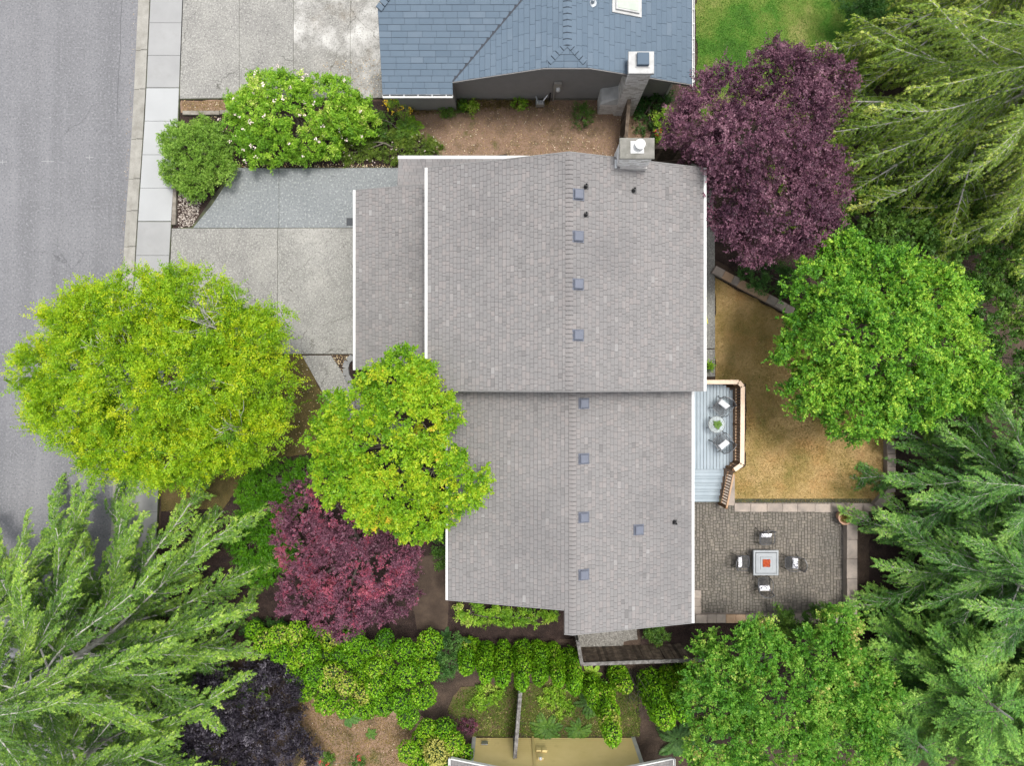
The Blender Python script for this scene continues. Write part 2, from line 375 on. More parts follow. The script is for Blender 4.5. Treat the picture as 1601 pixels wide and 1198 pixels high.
MT['f_green'] = leaf_mat('foliage_green', [(0, (.020, .055, .010)), (.5, (.055, .125, .018)), (1, (.125, .21, .03))], .3, gain=1.5)
MT['f_dark'] = leaf_mat('foliage_dark', [(0, (.014, .045, .010)), (.5, (.03, .085, .016)), (1, (.07, .14, .03))], .25, gain=1.8)
MT['f_rhodo'] = leaf_mat('foliage_rhodo', [(0, (.06, .14, .010)), (.5, (.12, .235, .016)), (.85, (.20, .31, .025)), (1, (.32, .36, .09))], .3, gain=1.85)
MT['f_round'] = leaf_mat('foliage_round', [(0, (.06, .12, .015)), (.5, (.115, .205, .025)), (1, (.21, .30, .06))], .3, nmix=.15, gain=1.85)
MT['f_heather'] = leaf_mat('foliage_heather', [(0, (.035, .065, .008)), (.5, (.065, .105, .012)), (.9, (.11, .15, .02)), (1, (.35, .33, .12))], .2, gain=1.9)
MT['f_arbor'] = leaf_mat('foliage_arborvitae', [(0, (.04, .13, .004)), (.45, (.09, .225, .006)), (.8, (.16, .32, .010)), (.95, (.25, .37, .02)), (1, (.33, .32, .08))], .28, nmix=.15, gain=1.5)
MT['f_ink'] = leaf_mat('foliage_ink', [(0, (.009, .007, .010)), (.5, (.024, .020, .028)), (.85, (.055, .048, .062)), (1, (.11, .10, .115))], .10, rough=.45, gain=1.6)
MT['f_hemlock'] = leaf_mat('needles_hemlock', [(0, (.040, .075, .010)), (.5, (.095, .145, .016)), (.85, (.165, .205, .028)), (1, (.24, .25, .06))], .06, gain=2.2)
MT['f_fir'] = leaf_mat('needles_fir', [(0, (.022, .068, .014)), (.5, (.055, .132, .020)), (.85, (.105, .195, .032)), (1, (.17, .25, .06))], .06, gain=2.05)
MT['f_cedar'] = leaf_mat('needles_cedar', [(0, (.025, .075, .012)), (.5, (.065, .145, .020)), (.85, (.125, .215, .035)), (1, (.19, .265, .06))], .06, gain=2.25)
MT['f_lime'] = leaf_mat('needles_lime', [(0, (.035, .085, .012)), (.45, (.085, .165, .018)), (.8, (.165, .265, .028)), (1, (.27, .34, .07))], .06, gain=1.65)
MT['f_straw'] = leaf_mat('straw', [(0, (.12, .125, .03)), (.3, (.22, .17, .05)), (.6, (.30, .21, .085)), (1, (.42, .31, .16))], .3, nscale=.6, nmix=.5, gain=1.4)
MT['f_olive'] = leaf_mat('olive_grass', [(0, (.06, .055, .012)), (.5, (.12, .095, .022)), (1, (.22, .17, .05))], .3)
MT['f_grass'] = leaf_mat('green_grass', [(0, (.025, .085, .006)), (.5, (.05, .15, .012)), (.85, (.12, .20, .03)), (1, (.24, .25, .08))], .3, nscale=.6, nmix=.35)
MT['petal_white'] = plain('petal_white', (.72, .60, .55), .7)
MT['petal_yellow'] = plain('petal_yellow', (.75, .52, .02), .7)
MT['petal_red'] = plain('petal_red', (.60, .03, .04), .7)

# ------------------------------------------------------------------ the ground and everything laid on it
HB().put([(-700, -700, -0.02), (700, -700, -0.02), (700, 700, -0.02), (-700, 700, -0.02)], [(0, 1, 2, 3)]).build('ground', MT['soil'])['kind'] = 'structure'
def sheet(name, pts_px, z, mat, amp=0.0, seed=0, step=.12, kind='structure'):
    poly = [W2(*p) for p in pts_px]
    if amp: poly = rough_poly(poly, step, amp, seed)
    n = len(poly)
    if sum(poly[i][0] * poly[(i + 1) % n][1] - poly[(i + 1) % n][0] * poly[i][1] for i in range(n)) < 0: poly = poly[::-1]
    o = HB().put([(x, y, z) for x, y in poly], [tuple(range(n))]).build(name, mat); o['kind'] = kind
    return o
# pixel edges down the street side: road edge, back of the kerb, back of the pavement
EY = [-400, 0, 178, 380, 785, 1198, 1600]
ROAD = [236, 216.5, 208.5, 194.7, 176, 158, 140]
KERB = [256, 236.4, 228.4, 214.8, 196, 178, 160]
WALK = [306, 287.5, 281, 268, 249, 231, 213]
ex = lambda a, y: float(np.interp(y, EY, a))
sheet('road', [(-700, -400)] + [(ROAD[i], EY[i]) for i in range(7)] + [(-700, 1600)], 0.0, MT['asphalt'])
HBj = HB()
for dx, wd in ((-27, 1.2),):
    pass
seam = HB()
ys = list(range(-60, 195, 15)); rr = np.random.default_rng(3)
pts = [(W2(ex(ROAD, y) - 26 + rr.normal() * .5, y)) for y in ys]
for i in range(len(pts) - 1):
    (x0, y0), (x1, y1) = pts[i], pts[i + 1]
    seam.put([(x0, y0, .004), (x0 + .022, y0, .004), (x1 + .022, y1, .004), (x1, y1, .004)], [(0, 1, 2, 3)][::-1])
seam.build('road_seam', MT['asphalt_dark'] if 'asphalt_dark' in MT else plain('tar_seam', (.075, .075, .08), .9))['kind'] = 'structure'
for mx, my, ml in ((4, 253, 14), (75, 252, 20), (140, 246, 12)):
    x, y = W2(mx, my); l = ml / S / 2
    mk = HB(); mk.box(x - l, x + l, y - .012, y + .012, .001, .004); mk.box(x - .012, x + .012, y - .10, y - .0125, .001, .004); mk.box(x - .012, x + .012, y + .0125, y + .10, .001, .004)
    mk.build('road_marking', plain('road_paint', (.26, .26, .26), .8))['kind'] = 'structure'
# kerb: gutter pan blocks
kerb = link('kerb', HB().prism([W2(ex(ROAD, y) + 1, y) for y in EY] + [W2(ex(KERB, y) + 2, y) for y in EY[::-1]], -.02, .02).mesh('kerb', MT['joint'])); kerb['kind'] = 'structure'
kj = [-330, -220, -130, -50, 79, 140, 218, 280, 330, 386, 470, 560, 650, 740, 830, 920, 1010, 1100, 1190, 1300]
for i in range(len(kj) - 1):
    y0, y1 = kj[i] + .35, kj[i + 1] - .35
    p = [W2(ex(ROAD, y0), y0), W2(ex(ROAD, y1), y1), W2(ex(KERB, y1) - .8, y1), W2(ex(KERB, y0) - .8, y0)]
    mid = [W2(ex(ROAD, y0) + 9, y0), W2(ex(ROAD, y1) + 9, y1)]
    h = HB().prism([p[0], p[1], mid[1], mid[0]], -.01, lambda x, y: .03)
    h.prism([mid[0], mid[1], p[2], p[3]], -.01, .11, c=.02)
    h.build('kerb_block', MT['gutterpan'], kerb)
walk = link('sidewalk', HB().prism([W2(ex(KERB, y) - .3, y) for y in EY] + [W2(ex(WALK, y) + .3, y) for y in EY[::-1]], -.02, .085).mesh('sidewalk', MT['joint'])); walk['kind'] = 'structure'
wj = [-330, -240, -160, -75, -15, 37, 88, 138.5, 190.5, 243, 295, 347, 400, 452, 505, 560, 620, 680, 740, 800, 860, 920, 980, 1040, 1100, 1160, 1230]
for i in range(len(wj) - 1):
    y0, y1 = wj[i], wj[i + 1]
    big = .55 if y0 in (138.5, 347) else .18; big1 = .55 if y1 in (138.5, 347) else .18
    y0 += big; y1 -= big1
    new = 138 < y0 < 346
    HB().prism([W2(ex(KERB, y0) + .8, y0), W2(ex(KERB, y1) + .8, y1), W2(ex(WALK, y1) - .8, y1), W2(ex(WALK, y0) - .8, y0)], .05, .115 if new else .11, c=.008) \
        .build('slab', MT['sidewalk_new' if new else 'sidewalk'], walk)
# neighbour's driveway
nd = link('neighbour_driveway', HB().prism([W2(*p) for p in ((289, -300), (600, -300), (600, 154), (281, 156))], -.02, .06).mesh('neighbour_driveway', MT['joint'])); nd['kind'] = 'structure'
for x0, x1, m in ((0, 375, 'aggregate'), (375.5, 459.5, 'aggregate'), (460, 548, 'aggregate_stained'), (548.5, 600, 'aggregate_stained')):
    a0 = 289 if x0 == 0 else x0; a1 = 282.5 if x0 == 0 else x0
    HB().prism([W2(a0, -290), W2(x1, -290), W2(x1, 153.5), W2(a1, 155)], .03, .085, c=.006).build('slab', MT[m], nd)
# own driveway
dw = link('driveway', HB().prism([W2(*p) for p in ((366, 262.5), (640, 262), (640, 360), (580, 554), (262, 554), (272, 358), (301, 355))], -.02, .06).mesh('driveway', MT['joint'])); dw['kind'] = 'structure'
for p, m in (([(367, 263), (436.8, 264), (436.8, 356.8), (303, 357), (332, 322), (352, 292)], 'aggregate_smooth'),
             ([(437.3, 264), (640, 263), (640, 356), (437.3, 356.8)], 'aggregate_smooth'),
             ([(270, 357.8), (434.8, 357.5), (434.8, 553.6), (262, 553.6)], 'aggregate'),
             ([(435.3, 357.4), (580, 357), (580, 553.6), (435.3, 553.6)], 'aggregate_pale')):
    HB().prism([W2(*q) for q in p], .03, .085, c=.006).build('slab', MT[m], dw)
wk = HB().prism([W2(*p) for p in ((473, 556), (518, 556), (551, 606), (610, 650), (680, 690), (660, 720), (560, 670), (513, 628))], -.02, .07, c=.006).build('front_walk', MT['aggregate']); wk['kind'] = 'structure'
g = HB(); g.box(*W2(542.5, 353.5)[:1], W2(556, 353.5)[0], W2(0, 353.5)[1], W2(0, 341.5)[1], .05, .088)
dr = thing('drain_grate', 'small square black drain grate set in the driveway beside the garage eave', 'drain')
g.build('frame', MT['black'], dr)
x0, y0 = W2(544, 352.5); x1, y1 = W2(555, 342.5)
for i in range(7):
    HB().box(x0 + (x1 - x0) * i / 7, x0 + (x1 - x0) * (i + .5) / 7, y0, y1, .088, .096).build('bar', plain('drain_bar', (.03, .04, .05), .5), dr)

# turf, beds and bare earth
LAWN = [(1118, 434), (1238, 500), (1300, 560), (1400, 690), (1398, 775), (1374, 790), (1146, 790), (1146, 740), (1166, 728), (1166, 600), (1118, 598)]
sheet('back_lawn', LAWN, .020, MT['dry_turf'], .04, 1)
sheet('neighbour_lawn', [(1089, -200), (1460, -200), (1400, 120), (1240, 190), (1089, 190)], .010, MT['green_turf'], .05, 2)
FRONT = [(255, 555), (473, 556), (513, 630), (500, 715), (440, 725), (385, 760), (350, 800), (252, 800)]
sheet('front_lawn', FRONT, .012, MT['front_turf'], .05, 3)
SIDE = [(600, 158), (1010, 150), (1010, 246), (690, 246), (640, 200)]
sheet('side_yard', SIDE, .008, MT['dirt'], .12, 4)
sheet('side_bed', [(283, 158), (600, 158), (650, 205), (690, 258), (283, 262)], .006, MT['mulch'], .05, 5)
sheet('verge_strip', [(283, 157), (357, 156), (357, 174), (283, 176)], .016, MT['dirt'], .03, 6)
sheet('street_bed', [(278, 262), (372, 262), (300, 358), (271, 358)], .010, MT['mulch'], .03, 7)
sheet('front_bed', [(252, 800), (350, 795), (385, 752), (440, 716), (500, 706), (720, 690), (720, 990), (480, 1010), (250, 1010)], .016, MT['mulch'], .05, 8)
sheet('house_bed', [(700, 935), (900, 950), (900, 1000), (700, 1000)], .020, MT['mulch'], .04, 9)
sheet('bark_path', [(640, 870), (697, 870), (700, 985), (652, 985)], .022, surf('bark_path', [(.035, .024, .018), (.055, .038, .028), (.085, .06, .043)], scale=1.0, bscale=22, bstr=.8), .06, 10)
sheet('patio_bed', [(1000, 968), (1360, 968), (1360, 790), (1440, 760), (1440, 1030), (1000, 1030)], .004, MT['mulch'], .04, 11)
sheet('wall_bed', [(1117, 405), (1240, 478), (1280, 470), (1230, 340), (1117, 330)], .024, MT['mulch'], .04, 12)
sheet('south_yard', [(475, 1085), (600, 1110), (660, 1120), (700, 1150), (660, 1200), (640, 1260), (470, 1260)], .006, MT['dirt'], .1, 13)
sheet('moss_patch', [(720, 1075), (900, 1060), (1000, 1080), (1000, 1152), (740, 1152), (700, 1110)], .012, surf('moss', [(.035, .045, .012), (.085, .06, .03), (.06, .07, .015), (.11, .08, .04), (.055, .04, .025)], scale=1.1, bscale=20, bstr=.9,
      spk=[(22, (.13, .15, .03), .5, .6)]), .12, 14)
sheet('gravel_pad', [(903, 975), (997, 978), (997, 1000), (975, 1004), (970, 1020), (903, 1016)], .03, MT['gravel'], .03, 15)
pp = HB().prism([W2(*p) for p in ((1080, 255), (1101, 262), (1112, 300), (1117, 335), (1117.5, 545), (1080, 545))], -.02, .05, c=.006).build('side_path', MT['aggregate']); pp['kind'] = 'structure'
HB().prism([W2(*p) for p in ((1080, 546.5), (1117.5, 546.5), (1117.5, 589), (1080, 589))], -.02, .05, c=.006).build('side_path_end', MT['aggregate'])['kind'] = 'structure'

# ------------------------------------------------------------------ patio
rp = np.random.default_rng(21)
pat = sheet('patio', [(1070, 780), (1362, 780), (1362, 812), (1332, 812), (1332, 972), (1070, 972)], .028, MT['joint'])
def pavers(x0, x1, y0, y1, u=.066):
    nx = int((x1 - x0) / u); ny = int((y1 - y0) / u); g = np.zeros((ny, nx), bool); out = []
    for j in range(ny):
        for i in range(nx):
            if g[j, i]: continue
            opts = [(2, 2), (3, 2), (2, 3), (2, 2), (3, 2), (2, 1), (1, 2), (1, 1)]
            k = rp.permutation(5); cand = [opts[q] for q in k] + opts[5:]
            if rp.random() < .13: cand = [[(2, 1), (1, 2), (1, 1), (3, 3)][rp.integers(4)]] + cand
            for a, c in cand:
                if i + a <= nx and j + c <= ny and not g[j:j + c, i:i + a].any():
                    g[j:j + c, i:i + a] = True; out.append((x0 + i * u, y0 + j * u, a * u, c * u)); break
    return out
q = Q()
def block(q, x, y, w, d, z0, z1, t, gap=.004, c=.006, m=0):
    x0, x1, y0, y1 = x + gap, x + w - gap, y + gap, y + d - gap
    B = [(x0, y0, z0), (x1, y0, z0), (x1, y1, z0), (x0, y1, z0)]
    T = [(x0 + c, y0 + c, z1), (x1 - c, y0 + c, z1), (x1 - c, y1 - c, z1), (x0 + c, y1 - c, z1)]
    q.add([T] + [[B[i], B[(i + 1) % 4], T[(i + 1) % 4], T[i]] for i in range(4)], t, m)
ax, ay = W2(1074, 966); bx, by = W2(1330, 785)
for x, y, w, d in pavers(ax, bx, ay, by):
    block(q, x, y, w, d, .02, .058 + rp.normal() * .0025, np.clip(rp.normal(.5, .24), 0, 1))
tag(q.build('pavers', MT['paver'], pat), kind='stuff')

def capstones(parent, path, width, z, n_or_len, mat, h=.08, jit=.004, seed=0, name='capstone'):
    """a row of cap stones along a poly-line of ground points"""
    r = np.random.default_rng(seed); P = [np.array(p) for p in path]
    for a, b_ in zip(P[:-1], P[1:]):
        L = np.linalg.norm(b_ - a); k = max(1, int(round(L / n_or_len))); d = (b_ - a) / L; nn = np.array((-d[1], d[0]))
        cuts = np.linspace(0, L, k + 1); cuts[1:-1] += r.normal(size=k - 1) * .03
        for i in range(k):
            s0, s1 = cuts[i] + .005, cuts[i + 1] - .005
            w = width + r.normal() * .008; o = r.normal() * .006
            poly = [a + d * s0 + nn * (o - w / 2), a + d * s1 + nn * (o - w / 2), a + d * s1 + nn * (o + w / 2), a + d * s0 + nn * (o + w / 2)]
            mm = mat[r.integers(len(mat))] if isinstance(mat, list) else mat
            HB().prism([tuple(p) for p in poly], z - h, z + r.normal() * jit, c=.012).build(name, mm, parent)
def wall_blocks(parent, path, width, z, seed=0):
    P = [np.array(p) for p in path]
    for a, b_ in zip(P[:-1], P[1:]):
        L = np.linalg.norm(b_ - a); d = (b_ - a) / L; nn = np.array((-d[1], d[0]))
        poly = [a - nn * width / 2, b_ - nn * width / 2, b_ + nn * width / 2, a + nn * width / 2]
        HB().prism([tuple(p) for p in poly], -.02, z).build('wall_core', MT['capstone'], parent)
CAPS = [MT['capstone'], MT['capstone'], MT['capstone'], MT['capstone_tan']]
t = thing('edging_stones', 'flat beige stone edging between the dry lawn and the paved patio', 'edging')
capstones(t, [W2(1147, 793.5), W2(1372, 793.5)], .36, .11, .72, MT['capstone'], .13, seed=1)
t = thing('patio_wall', 'low stone seat wall along the right end of the paved patio', 'wall', W(1334, 880))
t.location = (0, 0, 0)
pth = [W2(1332.5, 813, .5), W2(1332.5, 968, .5)]
wall_blocks(t, pth, .36, .40); capstones(t, [W2(1332.5, 813, .5), W2(1332.5, 968, .5)], .44, .50, .85, MT['capstone'], .09, seed=2)
capstones(t, [W2(1318, 806, .3), W2(1356, 806, .3)], .36, .42, .5, MT['capstone'], .10, seed=12)
t = thing('patio_wall', 'low wall with tan and grey capstones along the lower edge of the patio', 'wall')
pth = [W2(1060, 968.5, .4), W2(1340, 968.5, .4)]
wall_blocks(t, pth, .30, .30); capstones(t, [W2(1060, 968.5, .4), W2(1166, 968.5, .4)], .36, .40, .42, [MT['capstone_tan'], MT['capstone_tan'], MT['capstone']], .09, seed=3)
capstones(t, [W2(1166, 968.5, .4), W2(1340, 968.5, .4)], .36, .40, .55, MT['capstone'], .09, seed=4)
t = thing('corner_steps', 'three stacked pale stone blocks at the house corner on the patio', 'step')
capstones(t, [W2(1088, 921), W2(1088, 962)], .34, .20, .37, MT['capstone'], .2, seed=5, name='block')
t = thing('garden_wall', 'diagonal low wall of tan capstones between the dry lawn and mulch', 'wall')
pth = [W2(1116.5, 421, .35), W2(1241, 487.5, .35)]
wall_blocks(t, pth, .26, .26); capstones(t, [W2(1116.5, 421, .35), W2(1241, 487.5, .35)], .36, .35, .42, [MT['capstone_tan'], MT['capstone_tan'], MT['capstone']], .09, seed=6)
t = thing('garden_wall', 'low grey wall half hidden by conifers at the right end of the lawn', 'wall')
pth = [W2(1394, 690, .4), W2(1394, 770, .4), W2(1372, 793, .4)]
wall_blocks(t, pth, .3, .30); capstones(t, [W2(1394, 690, .4), W2(1394, 770, .4), W2(1372, 793, .4)], .36, .40, .6, MT['capstone'], .09, seed=7)
t = thing('planter_ring', 'curved row of grey blocks ringing a mulch bed at the garage corner', 'edging')
arc = [W2(553, 558), W2(545, 565), W2(541.5, 576), W2(543, 588), W2(549, 598), W2(556, 606)]
capstones(t, arc, .26, .20, .36, MT['greystone'], .22, seed=8, name='block')
sheet('corner_bed', [(545, 566), (600, 560), (620, 620), (556, 606), (544, 588)], .03, MT['mulch'])
t = thing('timber_edging', 'grey weathered timbers along the bed beside the neighbour driveway', 'edging')
for x0, x1, y in ((288, 345, 178), (345.8, 362, 177)):
    HB().cbox(W2(x0, y)[0], W2(x1, y)[0], W2(0, y + 3.2)[1], W2(0, y - 3.2)[1], -.02, .16).build('timber', MT['timber'], t)
t = thing('timber_edging', 'dark timber along the pavement beneath the round shrub', 'edging')
HB().prism([W2(*p) for p in ((273.5, 288), (278.5, 288), (277, 352.5), (270.8, 352.5))], -.02, .16, c=.01).build('timber', MT['timber'], t)

# ------------------------------------------------------------------ houses: roof tools
def roof_shingles(poly, zf, up, p, course, wlo, whi, seed, thick=.018, bev=.013):
    """overlapping tabs laid course by course inside a roof polygon given in plan"""
    r = np.random.default_rng(seed); up = np.array(up, float); sd = np.array((up[1], -up[0]))
    P = np.array(poly, float); v = P @ up; u = P @ sd; step = course / math.sqrt(1 + p * p)
    tabs = []
    n = len(P); nv = int(math.ceil((v.max() - v.min()) / step))
    for k in range(nv):
        v0 = v.min() + k * step; v1 = min(v0 + step, v.max()); vm = (v0 + v1) / 2
        xs = []
        for i in range(n):
            a, b_ = v[i], v[i - 1]
            if (a > vm) != (b_ > vm): xs.append(u[i] + (vm - a) / (b_ - a) * (u[i - 1] - u[i]))
        xs.sort()
        for a, b_ in zip(xs[::2], xs[1::2]):
            c = a - r.random() * whi
            while c < b_:
                w = wlo + r.random() * (whi - wlo); c0, c1 = max(a, c), min(b_, c + w)
                if c1 - c0 > .02: tabs.append((c0, c1, v0, v1))
                c += w
    T = np.array(tabs); k = len(T)
    th = thick * (.75 + .5 * r.random(k)); tint = np.clip(r.normal(.5, .16, k), 0, 1)
    def pt(uu, vv, dz):
        xy = uu[:, None] * sd + vv[:, None] * up
        return np.concatenate([xy, (zf(xy[:, 0], xy[:, 1]) + dz)[:, None]], 1)
    g = .003
    u0, u1, v0, v1 = T[:, 0] + g, T[:, 1] - g, T[:, 2], T[:, 3] + .012
    A, B = pt(u0, v0, .0), pt(u1, v0, .0)
    a, b_ = pt(u0 + .004, v0 + bev, th), pt(u1 - .004, v0 + bev, th)
    C, D = pt(u1, v1, .002 + 0 * th), pt(u0, v1, .002 + 0 * th)
    c, d = pt(u1 - .004, v1, .004 + 0 * th), pt(u0 + .004, v1, .004 + 0 * th)
    return [(np.stack([a, b_, c, d], 1), tint, 0), (np.stack([A, B, b_, a], 1), tint, 1), (np.stack([B, C, c, b_], 1), tint * .6, 0), (np.stack([D, A, a, d], 1), tint * .6, 0)]
def roof_plane(name, parent, poly, zf, up, p, course, wlo, whi, seed, mats, thick=.10, individual=0):
    # the roof deck (structure under the shingles)
    o = HB().prism([tuple(q_) for q_ in poly], lambda x, y: zf(x, y) - thick, lambda x, y: zf(x, y) - .003).build(name, [mats[1]], parent)
    arr = roof_shingles(poly, zf, up, p, course, wlo, whi, seed)
    idx = np.zeros(len(arr[0][0]), bool)
    if individual:
        cen = arr[0][0].mean(1); dist = np.hypot(cen[:, 0], cen[:, 1]); idx[np.argsort(dist)[:individual]] = True
        for i in np.where(idx)[0]:
            c0 = arr[0][0][i].mean(0); qq = Q()
            for V, tt, m in arr: qq.add(V[i:i + 1] - c0, tt[i:i + 1], m)
            qq.build('shingle', mats, o, loc=tuple(c0))
    qq = Q()
    for V, tt, m in arr: qq.add(V[~idx], tt[~idx], m)
    if qq.V: tag(qq.build('shingles', mats, o), kind='stuff')
    return o
def ridge_caps(parent, a, b_, slope, spacing, half, mats, lift=.03):
    a = np.array(a, float); b_ = np.array(b_, float); L = np.linalg.norm(b_ - a); n = int(L / spacing)
    q = Q(); l = spacing * .95; g = .028
    for s in (1, -1):
        x = [0, s * half]; dz = -slope * half
        T = [(x[0], g, lift), (x[1], g, lift + dz), (x[1], l, lift - .014 + dz), (x[0], l, lift - .014)]
        F = [(x[0], 0, lift - .03), (x[1], 0, lift - .03 + dz), (x[1], g, lift + dz), (x[0], g, lift)]
        E = [(x[1], 0, dz - .005), (x[1], l, dz - .005), (x[1], l, lift - .014 + dz), (x[1], g, lift + dz)]
        q.add([T if s > 0 else T[::-1]], .62, 0); q.add([F if s > 0 else F[::-1]], .1, 1); q.add([E if s > 0 else E[::-1]], .1, 1)
    me = q.mesh('ridge_cap', mats)
    d = (b_ - a) / L; rz = math.atan2(d[1], d[0]) - math.pi / 2; pitch = math.asin(d[2])
    for i in range(n):
        o = link('ridge_cap', me, parent, loc=tuple(a + d * i * spacing)); o.rotation_euler = (pitch, 0, rz)
def gutter(parent, a, b_, w=.10, h=.11, open_=False, mat=None):
    """eaves gutter from a to b (top edge height = z of a)"""
    a = Vector(a); b_ = Vector(b_); d = (b_ - a); L = d.length; rz = math.atan2(d.y, d.x)
    hb = HB()
    if open_:
        hb.box(0, L, -w / 2, w / 2, -h, -h + .012); hb.box(0, L, -w / 2, -w / 2 + .014, -h, 0); hb.box(0, L, w / 2 - .014, w / 2, -h, 0)
        hb.box(0, .01, -w / 2, w / 2, -h, 0); hb.box(L - .01, L, -w / 2, w / 2, -h, 0)
        n = int(L / .55)
        for i in range(n): hb.box((i + .5) * L / n, (i + .5) * L / n + .03, -w / 2, w / 2, -.012, .003)
    else:
        hb.put([(0, -w / 2, 0), (L, -w / 2, 0), (L, w / 2, 0), (0, w / 2, 0), (0, -w / 2 + .03, -h), (L, -w / 2 + .03, -h), (L, w / 2 - .03, -h), (0, w / 2 - .03, -h)],
               [(0, 1, 2, 3), (7, 6, 5, 4), (4, 5, 1, 0), (5, 6, 2, 1), (6, 7, 3, 2), (7, 4, 0, 3)])
    return hb.build('gutter', mat or MT['white'], parent, loc=tuple(a), rz=rz)
def siding(parent, a, b_, z0, ztop, step, mat, name='siding', proud=.0, lap=.028):
    """lap boards on a wall from a to b; ztop(s) gives the wall top along it"""
    a = np.array(a, float); b_ = np.array(b_, float); L = np.linalg.norm(b_ - a); d = (b_ - a) / L; nn = np.array((d[1], -d[0]))
    q = Q(); z = z0
    ss = np.linspace(0, L, 41); zt = np.array([ztop(s) for s in ss])
    while z < zt.max() - .01:
        z1 = z + step
        ok = zt > z + .02
        if ok.any():
            s0, s1 = ss[ok][0], ss[ok][-1]; zz = min(z1, zt.max())
            p = lambda s, o, zz_: (a[0] + d[0] * s + nn[0] * o, a[1] + d[1] * s + nn[1] * o, zz_)
            q.add([[p(s0, lap + proud, z), p(s1, lap + proud, z), p(s1, .006 + proud, zz), p(s0, .006 + proud, zz)],
                   [p(s0, .004 + proud, z), p(s1, .004 + proud, z), p(s1, lap + proud, z), p(s0, lap + proud, z)]], .5)
        z = z1
    return tag(q.build(name, mat, parent), kind='stuff')
def bricks(parent, x0, x1, y0, y1, z0, z1, bh=.075, bl=.21, seed=0, faces='SWEN'):
    r = np.random.default_rng(seed); q = Q()
    sides = {'S': ((x0, y0), (x1, y0)), 'E': ((x1, y0), (x1, y1)), 'N': ((x1, y1), (x0, y1)), 'W': ((x0, y1), (x0, y0))}
    for f in faces:
        a, b_ = np.array(sides[f][0]), np.array(sides[f][1]); L = np.linalg.norm(b_ - a); d = (b_ - a) / L; nn = np.array((d[1], -d[0]))
        z = z0; row = 0
        while z < z1 - .02:
            s = -(row % 2) * bl / 2
            while s < L:
                s0, s1 = max(0, s) + .005, min(L, s + bl) - .005
                if s1 - s0 > .03:
                    o = .012 + r.random() * .006; zz0, zz1 = z + .005, min(z + bh, z1) - .005
                    p = lambda ss, oo, zz: (a[0] + d[0] * ss + nn[0] * oo, a[1] + d[1] * ss + nn[1] * oo, zz)
                    F = [p(s0, o, zz0), p(s1, o, zz0), p(s1, o, zz1), p(s0, o, zz1)]; B = [p(s0, 0, zz0), p(s1, 0, zz0), p(s1, 0, zz1), p(s0, 0, zz1)]
                    q.add([F] + [[B[i], B[(i + 1) % 4], F[(i + 1) % 4], F[i]] for i in range(4)], np.clip(r.normal(.6, .25), 0, 1))
                s += bl
            z += bh; row += 1
    return tag(q.build('bricks', MT['brick_white'], parent), kind='stuff')

# ------------------------------------------------------------------ the main house
SH = [MT['shingle'], MT['shingle_edge']]
house = thing('house', 'large house with grey-brown shingle roofs and white gutters in the centre', 'house', (1.9, 0, 0))
HO = house.location.copy(); house.location = (0, 0, 0)
UW, UE, UR, UZ, UZR, UN, US = -3.05, 6.92, 1.93, 5.0, 6.70, 7.76, -.27
LW, LE, LR, LZ, LZR = -2.40, 6.75, 2.17, 4.0, 5.22
LSW, LSE = -8.145, -9.01
pu = (UZR - UZ) / (UR - UW); pu2 = (UZR - UZ) / (UE - UR)
pl = (LZR - LZ) / (LR - LW); pl2 = (LZR - LZ) / (LE - LR)
zuW = lambda x, y: UZ + (x - UW) * pu
zuE = lambda x, y: UZ + (UE - x) * pu2
zlW = lambda x, y: LZ + (x - LW) * pl
zlE = lambda x, y: LZ + (LE - x) * pl2
# walls (kept under the eaves)
def gable_wall(name, x0, x1, y0, y1, zw, ze, xr):
    hb = HB()
    k = lambda x: min(zw(x, 0), ze(x, 0)) - .13
    A = [(x0, y0, -.02), (x1, y0, -.02), (x1, y0, k(x1)), (xr, y0, k(xr)), (x0, y0, k(x0))]
    B = [(x, y1, z) for x, y, z in A]
    hb.put(A + B, [(0, 1, 2, 3, 4), (9, 8, 7, 6, 5), (5, 6, 1, 0), (6, 7, 2, 1), (7, 8, 3, 2), (8, 9, 4, 3), (9, 5, 0, 4)])
    return hb.build(name, MT['wall_taupe'], house)
gable_wall('wall', -2.55, 6.40, .10, 7.25, zuW, zuE, UR)
gable_wall('wall', -1.90, 6.25, -7.70, .098, zlW, zlE, LR)
GE, GZ = -6.20, 2.60
zg = lambda x, y: GZ + (x - GE) * .29
HB().box(-5.75, -2.552, .95, 7.20, -.02, 2.55).build('wall', MT['wall_taupe'], house)
gd = HB().box(-5.79, -5.752, 1.5, 6.6, .05, 2.2).build('garage_door', MT['white'], house)
for i in range(4):
    for j in range(6):
        HB().box(-5.81, -5.791, 1.6 + j * .83, 2.35 + j * .83, .12 + i * .52, .56 + i * .52).build('panel', MT['white'], gd)
ro = roof_plane('upper_roof', house, [(UW, US), (UR, US), (UR, UN), (UW, UN)], zuW, (1, 0), pu, .143, .11, .30, 1, SH)
ro2 = roof_plane('upper_roof', house, [(UR, US), (UE, US), (UE, UN), (UR, UN)], zuE, (-1, 0), pu2, .143, .11, .30, 2, SH)
ridge_caps(ro, (UR, US + .01, UZR + .004), (UR, UN, UZR + .004), pu, .158, .13, SH)
rl = roof_plane('lower_roof', house, [(LW, LSW), (LR - .30, LSW), (LR - .30, LSE), (LR, LSE), (LR, .096), (LW, .096)], zlW, (1, 0), pl, .143, .11, .30, 3, SH)
rl2 = roof_plane('lower_roof', house, [(LR, LSE), (LE, LSE), (LE, .096), (LR, .096)], zlE, (-1, 0), pl2, .143, .11, .30, 4, SH)
ridge_caps(rl, (LR, LSE + .01, LZR + .004), (LR, 0.09, LZR + .004), pl, .158, .13, SH)
